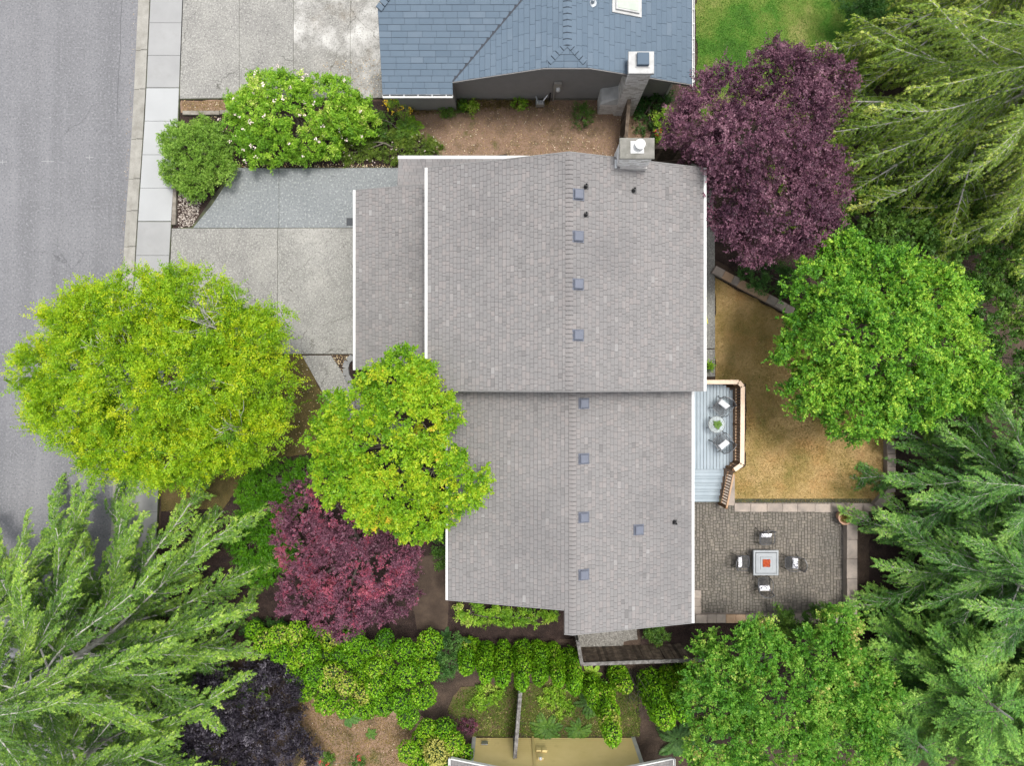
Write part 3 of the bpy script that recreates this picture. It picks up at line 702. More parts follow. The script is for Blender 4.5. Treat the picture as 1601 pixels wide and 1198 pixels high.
rg = roof_plane('garage_roof', house, [(GE, .53), (-2.556, .53), (-2.556, 7.63), (GE, 7.63)], zg, (1, 0), .29, .143, .11, .30, 5, SH)
PN, PZ = 8.90, 2.60
zp = lambda x, y: PZ + (PN - y) * .22
rpz = roof_plane('porch_roof', house, [(-4.50, 7.254), (1.3, 7.254), (1.3, PN), (-4.50, PN)], zp, (0, -1), .22, .143, .11, .30, 6, SH)
for x in (-4.35, -2.6, -.8, 1.1):
    HB().box(x - .06, x + .06, PN - .35, PN - .23, -.02, 2.53).build('porch_post', MT['white'], house)
# rake boards, fascias and gutters
gutter(house, (UW - .05, US - .02, UZ + .012), (UW - .05, UN + .02, UZ + .012))
gutter(house, (UE + .05, US - .02, UZ + .012), (UE + .05, UN + .02, UZ + .012))
gutter(house, (LW - .05, LSW - .02, LZ + .012), (LW - .05, .05, LZ + .012), w=.09)
gutter(house, (LE + .05, LSE - .02, LZ + .012), (LE + .05, .05, LZ + .012))
gutter(house, (GE - .05, .51, GZ + .012), (GE - .05, 7.65, GZ + .012))
gutter(house, (-4.52, PN + .05, PZ + .012), (1.28, PN + .05, PZ + .012), w=.13)
def rake(x0, x1, y, zf, t=.035):
    s = t if y > 0 else -t
    HB().put([(x0, y, zf(x0, y) - .14), (x1, y, zf(x1, y) - .14), (x1, y, zf(x1, y) + .006), (x0, y, zf(x0, y) + .006),
              (x0, y + s, zf(x0, y) - .14), (x1, y + s, zf(x1, y) - .14), (x1, y + s, zf(x1, y) + .006), (x0, y + s, zf(x0, y) + .006)],
             [(0, 1, 2, 3), (7, 6, 5, 4), (4, 5, 1, 0), (5, 6, 2, 1), (6, 7, 3, 2), (7, 4, 0, 3)]).build('rake_board', MT['trim_grey'], house)
rake(UW, UR, UN + .002, zuW); rake(UR, 3.58, UN + .002, zuE); rake(4.70, UE, UN + .002, zuE)
rake(UW, UR, US - .002, zuW); rake(UR, UE, US - .002, zuE)
rake(LW, LR - .302, LSW - .002, zlW); rake(LR - .30, LR, LSE - .002, zlW); rake(LR, LE, LSE - .002, zlE)
rake(GE, -2.56, 7.632, zg); rake(GE, -2.56, .528, zg)
# roof vents
def box_vent(parent, px, py, zf, sgn):
    z = 5.6
    for _ in range(6):
        x, y = W2(px, py, z + .1); z = float(zf(x, y))
    sl = math.atan(.335) * sgn
    hb = HB(); hb.box(-.20, .22, -.20, .20, .018, .030); hb.box(-.135, .135, -.135, .135, .03, .10)
    hb.cbox(-.165, .165, -.165, .165, .085, .145, .03)
    o = hb.build('roof_vent', MT['roof_vent'], parent, loc=(x, y, z)); o.rotation_euler = (0, sl, 0)
for px, py in ((904, 303), (903.5, 369), (903.5, 444), (903.5, 524)): box_vent(ro2, px, py, zuE, 1)
for px, py in ((912.5, 631), (912.5, 718), (912.5, 810), (912.5, 900), (998.5, 829.5)): box_vent(rl2, px, py, zlE, 1)
def pipe_vent(parent, px, py, zf):
    z = 5.5
    for _ in range(6):
        x, y = W2(px, py, z + .1); z = float(zf(x, y))
    hb = HB(); hb.box(-.10, .10, -.09, .09, .018, .028); hb.lathe([(.075, .02), (.06, .08), (.045, .10), (.045, .32), (.03, .32), (.03, .2)], n=12)
    hb.build('pipe_vent', MT['black'], parent, loc=(x, y, z))
for px, py in ((916, 291), (916, 335), (991, 297)): pipe_vent(ro2, px, py, zuE)
pipe_vent(rl2, 1055, 817.5, zlE)
# chimney
ch = HB().box(3.62, 4.66, 7.49, 8.07, -.02, 6.98).build('chimney', MT['mortar'], house)
bricks(ch, 3.62, 4.66, 7.49, 8.07, 5.6, 6.97, seed=5)
HB().cbox(3.56, 4.72, 7.43, 8.13, 6.98, 7.06, .02).build('chimney_crown', MT['crown_cement'], ch)
HB().box(3.92, 4.36, 7.60, 8.00, 7.06, 7.10).build('flue_plate', MT['white'], ch)
HB().lathe([(.13, 7.10), (.13, 7.26), (.17, 7.27), (.17, 7.33), (.0, 7.36)], 4.20, 7.83, 18).build('flue_cap', MT['white'], ch, smooth=False)
HB().box(3.50, 3.615, 7.40, 7.70, 6.02, 6.16).build('flashing', MT['steel'], ch)
HB().box(3.62, 4.66, 7.40, 7.488, 5.86, 6.10).build('flashing', MT['mortar'], ch)

# ------------------------------------------------------------------ neighbour to the north (blue roof)
BS = [MT['blue_shingle'], MT['blue_shingle_edge']]
nb = thing('neighbour_house', 'neighbour house with a blue-grey shingle roof and grey lap siding', 'house')
P4 = .335; MX, ME, MZ = -2.99, 7.10, 2.70; MR = 2.05; MZR = MZ + (MR - MX) * P4
znW = lambda x, y: MZ + (x - MX) * P4
znE = lambda x, y: MZ + (ME - x) * P4
NY = 18.5; WV = -2.33
zwg = lambda x, y: MZ + (y - 14.15 - MX) * P4          # wing: meets the main slope along the valley
JZ = znW(1.185, 0)
r1 = roof_plane('main_roof', nb, [(WV, 11.80), (1.185, 11.80), (MR, 12.64), (MR, NY), (MR - .3, NY), (WV, WV + 14.15)], znW, (1, 0), P4, .225, .45, .62, 11, BS, individual=130)
r2 = roof_plane('main_roof', nb, [(MR, 12.64), (2.90, 11.80), (ME, 11.80), (ME, NY), (MR, NY)], znE, (-1, 0), P4, .225, .45, .62, 12, BS, individual=100)
zj = lambda x, y: JZ + (y - 11.80) * (MZR - JZ) / .84
r3 = roof_plane('clipped_gable_roof', nb, [(1.185, 11.80), (2.90, 11.80), (MR, 12.64)], zj, (0, 1), .35, .225, .45, .62, 13, BS)
WW, WS = -5.10, 11.36
r4 = roof_plane('wing_roof', nb, [(WW, WS), (WV, WS), (WV, WV + 14.15), (1.6, 15.75), (-3.7, 15.75), (WW, 14.2)], zwg, (0, 1), P4, .225, .45, .62, 14, BS, individual=200)
ridge_caps(r1, (MR, 12.5, MZR + .01), (MR, NY, MZR + .01), P4, .235, .16, BS, .035)
ridge_caps(r3, (1.36, 11.97, JZ + .075), (MR, 12.62, MZR + .006), .2, .225, .11, BS, .03)
ridge_caps(r3, (2.74, 11.97, JZ + .075), (MR, 12.62, MZR + .006), .2, .225, .11, BS, .03)
ridge_caps(r4, (WW + .03, 14.2, float(zwg(0, 14.2)) + .02), (-3.7, 15.7, float(zwg(0, 15.7)) + .02), .12, .225, .14, BS, .04)
vy = Q()
for s in np.linspace(0, 1, 2)[:-1]:
    pass
va = np.array((WV, WV + 14.15)); vb_ = np.array((1.6, 15.75)); vn = np.array((.7071, -.7071)) * .045
pv = lambda p, dz=.024: (p[0], p[1], float(znW(p[0], p[1])) + dz)
vy.add([[pv(va - vn), pv(va + vn), pv(vb_ + vn), pv(vb_ - vn)]], .1)
vy.build('valley', plain('valley_metal', (.035, .04, .05), .7), nb)
# walls
hb = HB(); k = lambda x: min(znW(x, 0), znE(x, 0), JZ) - .13
A = [(-2.40, 12.33, -.02), (6.57, 12.33, -.02), (6.57, 12.33, k(6.57)), (2.9, 12.33, k(2.9)), (1.185, 12.33, k(1.185)), (-2.40, 12.33, k(-2.40))]
B = [(x, NY - .3, z) for x, y, z in A]
hb.put(A + B, [(0, 1, 2, 3, 4, 5), (11, 10, 9, 8, 7, 6)] + [(6 + i, 6 + (i + 1) % 6, (i + 1) % 6, i) for i in range(6)])
hb.build('wall', MT['wall_grey'], nb)
siding(nb, (-2.40, 12.33), (6.57, 12.33), .22, lambda s: k(-2.4 + s), .17, MT['wall_grey'])
HB().box(-2.42, 6.57, 12.295, 12.329, -.02, .20).build('foundation', MT['crown_cement'], nb)
HB().box(6.53, 6.60, 12.25, 12.36, .0, 2.6).build('corner_board', MT['white'], nb)
HB().box(-4.75, -2.402, 11.85, 17, -.02, 2.72).build('wall', MT['wall_grey'], nb)
gutter(nb, (WW, WS - .05, float(zwg(0, WS)) + .01), (WV, WS - .05, float(zwg(0, WS)) + .01), .13, open_=True)
gutter(nb, (ME + .06, 11.6, MZ + .01), (ME + .06, NY, MZ + .01), .10, open_=True)
for (x0, y0, f0), (x1, y1, f1) in (((WV, 11.795, znW), (1.185, 11.795, znW)), ((1.185, 11.795, zj), (2.90, 11.795, zj)), ((2.90, 11.795, znE), (ME, 11.795, znE))):
    za, zb_ = float(f0(x0, 11.80)), float(f0(x1, 11.80))
    HB().put([(x0, y0, za - .15), (x1, y0, zb_ - .15), (x1, y0, zb_ + .01), (x0, y0, za + .01), (x0, y0 - .03, za - .15), (x1, y0 - .03, zb_ - .15), (x1, y0 - .03, zb_ + .01), (x0, y0 - .03, za + .01)],
             [(3, 2, 1, 0), (4, 5, 6, 7), (0, 1, 5, 4), (1, 2, 6, 5), (2, 3, 7, 6), (3, 0, 4, 7)]).build('rake_board', MT['trim_grey'], nb)
# skylight, pipe vent
x, y = W2(980, -4, 3.7); z = float(znE(x, y))
hb = HB(); hb.box(-.62, .62, -.62, .62, .0, .06, 1); hb.box(-.50, .50, -.52, .52, .06, .14, 1); hb.box(-.44, .44, -.46, .46, .14, .155, 0)
sk = hb.build('skylight', [MT['skylight'], MT['cement_white']], r2, loc=(x, y, z)); sk.rotation_euler = (0, math.atan(P4), 0)
x, y = W2(926, 6, 4.0); z = float(znE(x, y))
sk2 = HB().lathe([(.16, .02), (.07, .06), (.06, .30), (.04, .30), (.04, .2)], n=12).build('pipe_vent', MT['steel'], r2, loc=(x, y, z))
# chimney of the neighbour with its shoulder
ch = HB().box(4.42, 5.22, 11.62, 12.325, -.02, 4.10).build('chimney', MT['mortar'], nb)
bricks(ch, 4.42, 5.22, 11.62, 12.325, 0, 4.09, seed=8, faces='SWE')
HB().cbox(4.34, 5.30, 11.55, 12.38, 4.10, 4.21, .02).build('chimney_crown', MT['cement_white'], ch)
HB().box(4.60, 5.14, 11.76, 12.30, 4.21, 4.24).build('flue_plate', MT['cement_white'], ch)
HB().cbox(4.64, 5.08, 11.80, 12.26, 4.24, 4.40, .02).build('flue_cover', MT['blue_shingle'], ch)
sh = HB().box(3.72, 4.405, 11.70, 12.325, -.02, 1.05).build('chimney_shoulder', MT['mortar'], nb)
bricks(sh, 3.72, 4.405, 11.70, 12.325, 0, 1.04, seed=9, faces='SW')
HB().put([(3.69, 11.67, 1.05), (4.405, 11.67, 1.05), (4.405, 12.33, 1.05), (3.69, 12.33, 1.05), (3.75, 11.79, 1.16), (4.405, 11.79, 1.40), (4.405, 12.33, 1.40), (3.75, 12.33, 1.16)],
         [(3, 2, 1, 0), (4, 5, 6, 7), (0, 1, 5, 4), (1, 2, 6, 5), (2, 3, 7, 6), (3, 0, 4, 7)]).build('shoulder_cap', MT['cement_white'], sh)
# meters on the siding
m = thing('electric_meter', 'grey electric meter box with a round white dial on grey siding', 'meter', W(868, 155))
m.location = (0, 0, 0)
HB().box(1.72, 2.02, 12.18, 12.295, 1.35, 1.85).build('box', MT['wall_taupe'], m)
h_ = HB(); h_.X = Matrix.Translation((1.90, 12.18, 1.45)) @ Matrix.Rotation(math.pi / 2, 4, 'X'); h_.lathe([(.09, 0), (.09, .10), (.06, .13), (0, .14)], n=16).build('dial', MT['white'], m, smooth=False)
HB().tube([(1.78, 12.26, 0), (1.78, 12.26, 1.36)], .035, 8).build('conduit', MT['wall_taupe'], m)
HB().tube([(1.62, 12.26, 0), (1.62, 12.26, .8)], .03, 8).build('conduit', MT['dark_metal'], m)
m = thing('gas_meter', 'pale grey gas meter with pipes at the foot of the grey wall', 'meter')
HB().cbox(1.02, 1.38, 11.92, 12.12, .18, .52, .05).build('body', MT['steel'], m)
HB().tube([(1.08, 12.02, -.02), (1.08, 12.02, .62), (1.02, 12.2, .62)], .03, 8).build('pipe', MT['steel'], m)
HB().tube([(1.32, 12.02, .5), (1.34, 12.02, .66), (1.5, 12.22, .70)], .03, 8).build('pipe', MT['steel'], m)

# ------------------------------------------------------------------ neighbour to the south (yellow)
yh = thing('neighbour_house', 'yellow lap-sided house with white trim at the bottom edge', 'house')
YW, YE, YY = -1.62, 5.28, -15.44; YR = 1.9
ez = lambda x: 2.25 + min(x + 2.45, 6.45 - x) * .36
hb = HB(); A = [(YW, YY, -.02), (YE, YY, -.02), (YE, YY, ez(YE) - .12), (YR, YY, ez(YR) - .12), (YW, YY, ez(YW) - .12)]
B = [(x, YY - 8, z) for x, y, z in A]
hb.put(A[::-1] + B[::-1], [(0, 1, 2, 3, 4), (9, 8, 7, 6, 5)] + [(5 + i, 5 + (i + 1) % 5, (i + 1) % 5, i) for i in range(5)]).build('wall', MT['wall_yellow'], yh)
siding(yh, (YE, YY), (YW, YY), .10, lambda s: ez(YE - s) - .14, .155, MT['wall_yellow'], lap=.05)
for x in (YW, YE):
    HB().box(x - .10, x + .06, YY - .05, YY + .05, -.01, ez(x) - .13).build('corner_board', MT['white'], yh)
HB().box(.86, .95, YY + .055, YY + .09, 0, 2.9).build('conduit', MT['wall_yellow'], yh)
for s, xa in ((1, -2.45), (-1, 6.45)):
    zz = lambda x, y, xa=xa: 2.25 + abs(x - xa) * .36
    roof_plane('roof', yh, [(xa, YY + .30), (YR, YY + .30), (YR, YY - 8.3), (xa, YY - 8.3)], zz, (s, 0), .36, .143, .2, .4, 30 + s, SH)
    HB().put([(xa, YY + .302, 2.11), (YR, YY + .302, ez(YR) - .14), (YR, YY + .302, ez(YR) + .012), (xa, YY + .302, 2.262), (xa, YY + .35, 2.11), (YR, YY + .35, ez(YR) - .14), (YR, YY + .35, ez(YR) + .012), (xa, YY + .35, 2.262)],
             [(0, 1, 2, 3), (7, 6, 5, 4), (4, 5, 1, 0), (5, 6, 2, 1), (6, 7, 3, 2), (7, 4, 0, 3)]).build('rake_board', MT['white'], yh)
    gutter(yh, (xa - s * .06, YY + .34, 2.26), (xa - s * .06, YY - 8.3, 2.26), open_=True)
HB().box(-1.30, -1.03, YY + .055, YY + .10, .42, .68).build('wall_vent', MT['steel'], yh)
HB().box(1.02, 1.22, YY + .055, YY + .14, 1.02, 1.25).build('junction_box', MT['wall_yellow'], yh)
HB().box(1.26, 1.46, YY + .055, YY + .14, 1.02, 1.25).build('junction_box', MT['wall_yellow'], yh)
HB().cbox(1.05, 1.28, YY + .055, YY + .16, 1.55, 1.85).build('lamp_base', MT['wall_yellow'], yh)
HB().lathe([(.06, 1.86), (.07, 1.90), (.05, 1.95), (0, 1.97)], 1.16, YY + .15, 12).build('lamp', MT['white'], yh)

# ------------------------------------------------------------------ fences
def fence(label, a, b_, h=1.8, mat='fence', bw=.142, cap=True, side=1, tilt=0.0, seed=0, lean=0.0):
    r = np.random.default_rng(seed); a = np.array(a); b_ = np.array(b_); L = np.linalg.norm(b_ - a); d = (b_ - a) / L
    t = thing('fence', label, 'fence', (float(a[0]), float(a[1]), 0), math.atan2(d[1], d[0]))
    me = HB().box(0, bw - .006, -.010, .010, .04, h - .05).mesh('board', MT[mat])
    n = int(L / bw)
    for i in range(n):
        o = link('board', me, t, loc=(i * bw, side * .03 + r.normal() * .004, r.normal() * .012)); o.rotation_euler = (r.normal() * .008, r.normal() * .01, 0)
    k = max(1, int(round(L / 2.3)))
    for i in range(k + 1):
        HB().box(i * L / k - .045, i * L / k + .045, -.045 - side * .03, .012 - side * .03 + (0 if side > 0 else .03), -.02, h - .02).build('post', MT[mat], t)
    for z in (.35, h - .35):
        HB().box(0, L, -.02 - side * .02, .012 - side * .02, z, z + .085).build('rail', MT[mat], t)
    if cap:
        for i in range(k):
            HB().box(i * L / k + .004, (i + 1) * L / k - .004, -.07, .07, h - .045 + r.random() * .02, h - .005 + r.random() * .02).build('cap_rail', MT['fence_grey' if cap == 1 else mat], t)
    return t
fence('brown board fence with grey cap below the mulch strip, facing the patio side', W2(905, 1013.5), W2(1192, 1003), 1.75, side=1, seed=1)
fence('short grey topped fence running down from the lower house corner', W2(897, 978), W2(903, 1012), 1.9, 'fence_grey', side=1, seed=2)
fence('weathered grey fence running down to the yellow house wall', W2(814, 1044), W2(805, 1152), 1.75, 'fence_grey', side=1, seed=3)
fence('brown board fence between the two chimneys', W2(973, 180), W2(968.5, 238), 1.75, side=-1, cap=2, seed=4)
fence('mossy board fence behind the main chimney beside the upper purple tree', W2(1005, 252), W2(1120, 246), 1.75, side=-1, cap=2, seed=5)

# ------------------------------------------------------------------ deck, stairs and railing
DZ = .95
deck = thing('deck', 'pale blue-grey board deck with cedar railing and steps behind the house', 'deck')
DX0, DX1, DYN, DYS = 6.26, 9.33, -.06, -3.63
HB().prism([(DX0, DYN - .05), (DX1 - .35, DYN - .05), (DX1 - .05, DYN - .30), (DX1 - .05, DYS + .35), (DX1 - .40, DYS + .05), (DX0, DYS + .05)], -.02, DZ - .04).build('deck_base', MT['cedar_dark'], deck)
bw = .138; n = int((DX1 - DX0) / bw)
for i in range(n):
    x0 = DX0 + i * bw; x1 = x0 + bw - .013
    over = max(0, x1 - (DX1 - .36))
    y1 = DYN - over * .75; y0 = DYS + over * .95
    HB().cbox(x0, x1, y0, y1, DZ - .035, DZ, .006).build('deck_board', MT['deck'], deck)
for i in range(5):
    y1 = DYS - i * .30; z = DZ - .158 * (i + 1) + (.0)
    st = HB().box(DX0, 8.93, y1 - .285, y1 - .004, -.02, z - .034).build('stair_riser', MT['deck'], deck)
    for j in range(2):
        HB().cbox(DX0, 8.95, y1 - .31 + j * .155, y1 - .31 + j * .155 + .148, z - .034, z, .008).build('tread_board', MT['deck'], deck)
RZ = 1.90
path = [W2(1096, 597.5, RZ), W2(1155, 597.5, RZ), W2(1161.5, 604.5, RZ), W2(1160.5, 726.5, RZ), W2(1148.5, 735, RZ)]
def rail_segment(parent, a, b_, z0a, z0b, z1a, z1b, capm, capw=.17, bal=.125, cap_over=.05):
    a = np.array(a); b_ = np.array(b_); L = np.linalg.norm(b_ - a); d = (b_ - a) / L; rz = math.atan2(d[1], d[0])
    def bar(name, za, zb_, w, h, m, ov=0.0, extra=0.0):
        s = (zb_ - za) / L
        o = HB().put([(-extra, -w / 2 + ov, za - h), (L + extra, -w / 2 + ov, zb_ - h), (L + extra, w / 2 + ov, zb_ - h), (-extra, w / 2 + ov, za - h),
                      (-extra, -w / 2 + ov, za), (L + extra, -w / 2 + ov, zb_), (L + extra, w / 2 + ov, zb_), (-extra, w / 2 + ov, za)],
                     [(3, 2, 1, 0), (4, 5, 6, 7), (0, 1, 5, 4), (1, 2, 6, 5), (2, 3, 7, 6), (3, 0, 4, 7)]).build(name, m, parent, loc=(float(a[0]), float(a[1]), 0), rz=rz)
    bar('handrail', z1a, z1b, capw, .04, capm)
    bar('rail', z1a - .05, z1b - .05, .045, .08, MT['cedar'])
    bar('rail', z0a + .12, z0b + .12, .045, .08, MT['cedar'])
    k = max(1, int(L / bal))
    for i in range(k):
        s = (i + .5) / k; za = z0a + (z0b - z0a) * s + .06; zb_ = z1a + (z1b - z1a) * s - .06
        HB().box(-.019, .019, -.019, .019, za, zb_).build('baluster', MT['cedar_dark'], parent, loc=(float(a[0] + d[0] * L * s), float(a[1] + d[1] * L * s), 0), rz=rz)
for a, b_ in zip(path[:-1], path[1:]):
    rail_segment(deck, a, b_, DZ, DZ, RZ, RZ, MT['cedar_cap'])
for p in path[1:] + [((path[2][0] + path[3][0]) / 2, (path[2][1] + path[3][1]) / 2)]:
    HB().box(-.045, .045, -.045, .045, -.02, RZ - .045).build('post', MT['cedar_dark'], deck, loc=(p[0] - .03, p[1], 0))
rail_segment(deck, (9.05, -3.72), (8.98, -5.22), DZ - .02, .22, RZ - .10, 1.12, MT['cedar'], capw=.07, bal=.125)
HB().box(-.05, .05, -.05, .05, -.02, 1.10).build('post', MT['cedar_dark'], deck, loc=(8.98, -5.22, 0))
HB().prism([W2(1134, 742), W2(1148, 742), W2(1148, 790), W2(1126, 790)], -.02, .07).build('stair_footing', MT['capstone'], deck)

# ------------------------------------------------------------------ garden furniture
def lattice(q_, w, d, nx, fz, gap=.0):
    """crossed diagonal metal straps filling a w x d panel; fz maps panel (u,v) to a point"""
    hw = .0085
    def seg(u0, v0, u1, v1):
        L = math.hypot(u1 - u0, v1 - v0)
        if L < .02: return
        k = max(1, int(L / .09)); nu, nv = -(v1 - v0) / L * hw, (u1 - u0) / L * hw
        for i in range(k):
            a, b_ = i / k, (i + 1) / k
            pa = (u0 + (u1 - u0) * a, v0 + (v1 - v0) * a); pb = (u0 + (u1 - u0) * b_, v0 + (v1 - v0) * b_)
            q_.add([[fz(pa[0] - nu, pa[1] - nv), fz(pb[0] - nu, pb[1] - nv), fz(pb[0] + nu, pb[1] + nv), fz(pa[0] + nu, pa[1] + nv)]], .5)
    st = w / nx * 1.0
    c = -d
    while c < w + d:
        for sg in (1, -1):
            # u - sg*v = c  clipped to the panel
            pts = []
            for v in (0, d):
                u = c + v if sg > 0 else c + d - v
                pts.append((u, v))
            (u0, v0), (u1, v1) = pts
            lo, hi = 0.0, 1.0
            for bound, s in ((0, 1), (w, -1)):
                f0, f1 = (u0 - bound) * s, (u1 - bound) * s
                if f0 < 0 and f1 < 0: lo, hi = 1, 0
                elif f0 < 0: lo = max(lo, f0 / (f0 - f1))
                elif f1 < 0: hi = min(hi, f0 / (f0 - f1))
            if hi > lo: seg(u0 + (u1 - u0) * lo, v0 + (v1 - v0) * lo, u0 + (u1 - u0) * hi, v0 + (v1 - v0) * hi)
        c += st
def garden_chair(label, x, y, z, face, group, w=.56, back=.92):
    """face: angle of the direction the sitter looks to"""
    t = thing('garden_chair', label, 'chair', (x, y, z), face + math.pi / 2, group)   # local -Y is the front
    m = MT['dark_metal']; h = w / 2; sz = .43
    q_ = Q(); lattice(q_, w - .06, .50, 7, lambda u, v: (u - h + .03, v - .27, sz - .012 * math.sin(v / .5 * math.pi)))
    q_.build('seat', m, t)
    fr = [(-h, -.24, sz), (-h * .6, -.29, sz), (0, -.305, sz), (h * .6, -.29, sz), (h, -.24, sz), (h * .96, .24, sz), (-h * .96, .24, sz)]
    HB().tube(fr, .016, 6, closed=True).build('seat_frame', MT['chair_rim'], t)
    arc = lambda u, v: ((u - h) * (1 + .10 * v), .24 + .10 * math.cos((u - h) / h * 1.35) + .20 * v - .02, sz + .02 + v)
    q_ = Q(); lattice(q_, w, .44, 7, lambda u, v: arc(u, v)); q_.build('backrest', m, t)
    top = [arc(u, .45 + .05 * math.sin(u / w * math.pi)) for u in np.linspace(0, w, 11)]
    HB().tube([arc(0, 0)] + [arc(0, .2)] + top + [arc(w, .2), arc(w, 0)], .017, 6).build('back_frame', MT['chair_rim'], t)
    for s in (-1, 1):
        HB().tube([(s * (h + .01), .27, sz + .24), (s * (h + .045), .05, sz + .235), (s * (h + .04), -.16, sz + .22), (s * (h + .005), -.25, sz + .15), (s * h, -.25, sz)], .017, 6).build('arm', MT['chair_rim'], t)
        HB().tube([(s * h, -.25, sz), (s * (h + .02), -.27, .2), (s * (h + .01), -.30, .0)], .015, 6).build('leg', m, t)
        HB().tube([(s * h * .96, .24, sz), (s * (h * .96 + .02), .28, .2), (s * (h * .96 + .02), .36, .0)], .015, 6).build('leg', m, t)
    return t
MT['chair_rim'] = plain('chair_rim', (.045, .047, .055), .35, .6, .0)
def pillow(label, x, y, z, rz, mat, w=.40, d=.26, h=.13, tilt=0.0):
    V = []; n = 9
    for j in range(n):
        for i in range(n):
            u, v = i / (n - 1) * 2 - 1, j / (n - 1) * 2 - 1
            k = (1 - u * u) * (1 - v * v); pin = 1 - .08 * (abs(u) < .99) * (v * v) * (1 - u * u)
            V.append((u * w / 2 * (1 - .07 * (1 - v * v) * 0), v * d / 2 * pin, h / 2 * k ** .45))
    top = V; bot = [(a, b_, -c) for a, b_, c in V]; N = n * n
    F = []
    for j in range(n - 1):
        for i in range(n - 1):
            a = j * n + i; F.append((a, a + 1, a + n + 1, a + n)); F.append((N + a, N + a + n, N + a + n + 1, N + a + 1))
    hb = HB(); hb.put(top + bot, F)
    o = hb.build('pillow', mat, None, smooth=True, loc=(x, y, z)); o.rotation_euler = (tilt, 0, rz)
    return tag(o, label, 'pillow')
def face_to(x, y, tx, ty): return math.atan2(ty - y, tx - x)
tx, ty = W2(1120.5, 664, 1.45)
x, y = W2(1129, 637, 1.40); f = math.radians(232); garden_chair('dark metal lattice chair on the deck, above the round table', x, y, DZ, f, 'deck chairs', .60)
bx_, by_ = x - math.cos(f) * .10, y - math.sin(f) * .10
pillow('white pillow on the deck chair above the round table', bx_ - .02, by_ + .04, DZ + .55, f + math.pi / 2, MT['cushion'], .42, .28, .14, .75)
x, y = W2(1129, 691, 1.40); f = math.radians(128); garden_chair('dark metal lattice chair on the deck, below the round table', x, y, DZ, f, 'deck chairs', .60)
bx_, by_ = x - math.cos(f) * .10, y - math.sin(f) * .10
pillow('white pillow on the deck chair below the round table', bx_ - .02, by_ - .02, DZ + .55, f + math.pi / 2, MT['cushion'], .42, .26, .14, .75)
t = thing('side_table', 'round glass-topped side table between the two deck chairs', 'table', (tx, ty, DZ))
HB().lathe([(.34, .50), (.34, .512), (0, .512)], n=36).build('table_top', MT['glass'], t)
HB().tube([(.345 * math.cos(a), .345 * math.sin(a), .505) for a in np.linspace(0, 2 * math.pi, 33)[:-1]], .012, 6, closed=True).build('rim', MT['chair_rim'], t)
for a in (.5, 2.1, 3.7, 5.3):
    HB().tube([(.30 * math.cos(a), .30 * math.sin(a), .50), (.12 * math.cos(a), .12 * math.sin(a), .28), (.34 * math.cos(a), .34 * math.sin(a), .0)], .012, 6).build('leg', MT['dark_metal'], t)
FX, FY = W2(1197.5, 880.5, .6)
ft = thing('fire_table', 'square grey fire table with stepped top and orange fire bed', 'table', (FX, FY, .058))
hw = .535
HB().box(-.40, .40, -.40, .40, 0, .50).build('base', MT['grey_top'], ft)
HB().cbox(-hw, hw, -hw, hw, .50, .565, .015).build('table_top', MT['grey_top'], ft)
for i, a in enumerate((.43, .345, .25)):
    hb = HB()
    for x0, x1, y0, y1 in ((-a, a, -a, -a + .085), (-a, a, a - .085, a), (-a, -a + .085, -a + .085, a - .085), (a - .085, a, -a + .085, a - .085)):
        hb.box(x0, x1, y0, y1, .566, .578 + i * .014)
    hb.build('top_step', MT['grey_top'], ft)
    hb = HB(); a2 = a + .024
    for x0, x1, y0, y1 in ((-a2, a2, -a2, -a), (-a2, a2, a, a2), (-a2, -a, -a, a), (a, a2, -a, a)): hb.box(x0, x1, y0, y1, .565, .569 + (i - 1) * .004)
    hb.build('groove', MT['grey_line'], ft)
HB().box(-.19, .19, -.19, .19, .566, .585).build('burner_pan', MT['black'], ft)
re_ = np.random.default_rng(4); q = Q()
for _ in range(260):
    c = np.array((*(re_.random(2) * .30 - .15), .59 + re_.random() * .035)); s = .018 + re_.random() * .02
    A = nz(re_.normal(size=3)); B_ = nz(np.cross(A, re_.normal(size=3))); C_ = np.cross(A, B_); tt = np.clip(re_.normal(.6, .25), 0, 1)
    P = [c + A * s, c + B_ * s, c - A * s, c - B_ * s]; T1, T2 = c + C_ * s, c - C_ * s
    q.add([[P[0], P[1], T1, T1], [P[1], P[2], T1, T1], [P[2], P[3], T1, T1], [P[3], P[0], T1, T1], [P[1], P[0], T2, T2], [P[2], P[1], T2, T2], [P[3], P[2], T2, T2], [P[0], P[3], T2, T2]], tt)
q.build('fire_glass', MT['ember'], ft)['kind'] = 'stuff'
for lab, px, py, ang, dx, dy in (('above', 1196.5, 841, -90, 0, .06), ('left of', 1160, 878.5, 0, -.06, 0), ('right of', 1238, 880, 180, .03, 0), ('below', 1194, 914, 90, 0, -.06)):
    x, y = W2(px, py, .45); f = math.radians(ang)
    garden_chair('dark lattice patio chair %s the square fire table' % lab, x, y, .058, f, 'patio chairs around the fire table', .52)
    pillow('white printed pillow on the patio chair %s the fire table' % lab, x + dx - math.cos(f) * .06, y + dy - math.sin(f) * .06, .58, f + math.pi / 2, MT['cushion_print'], .44, .25, .12, .7)

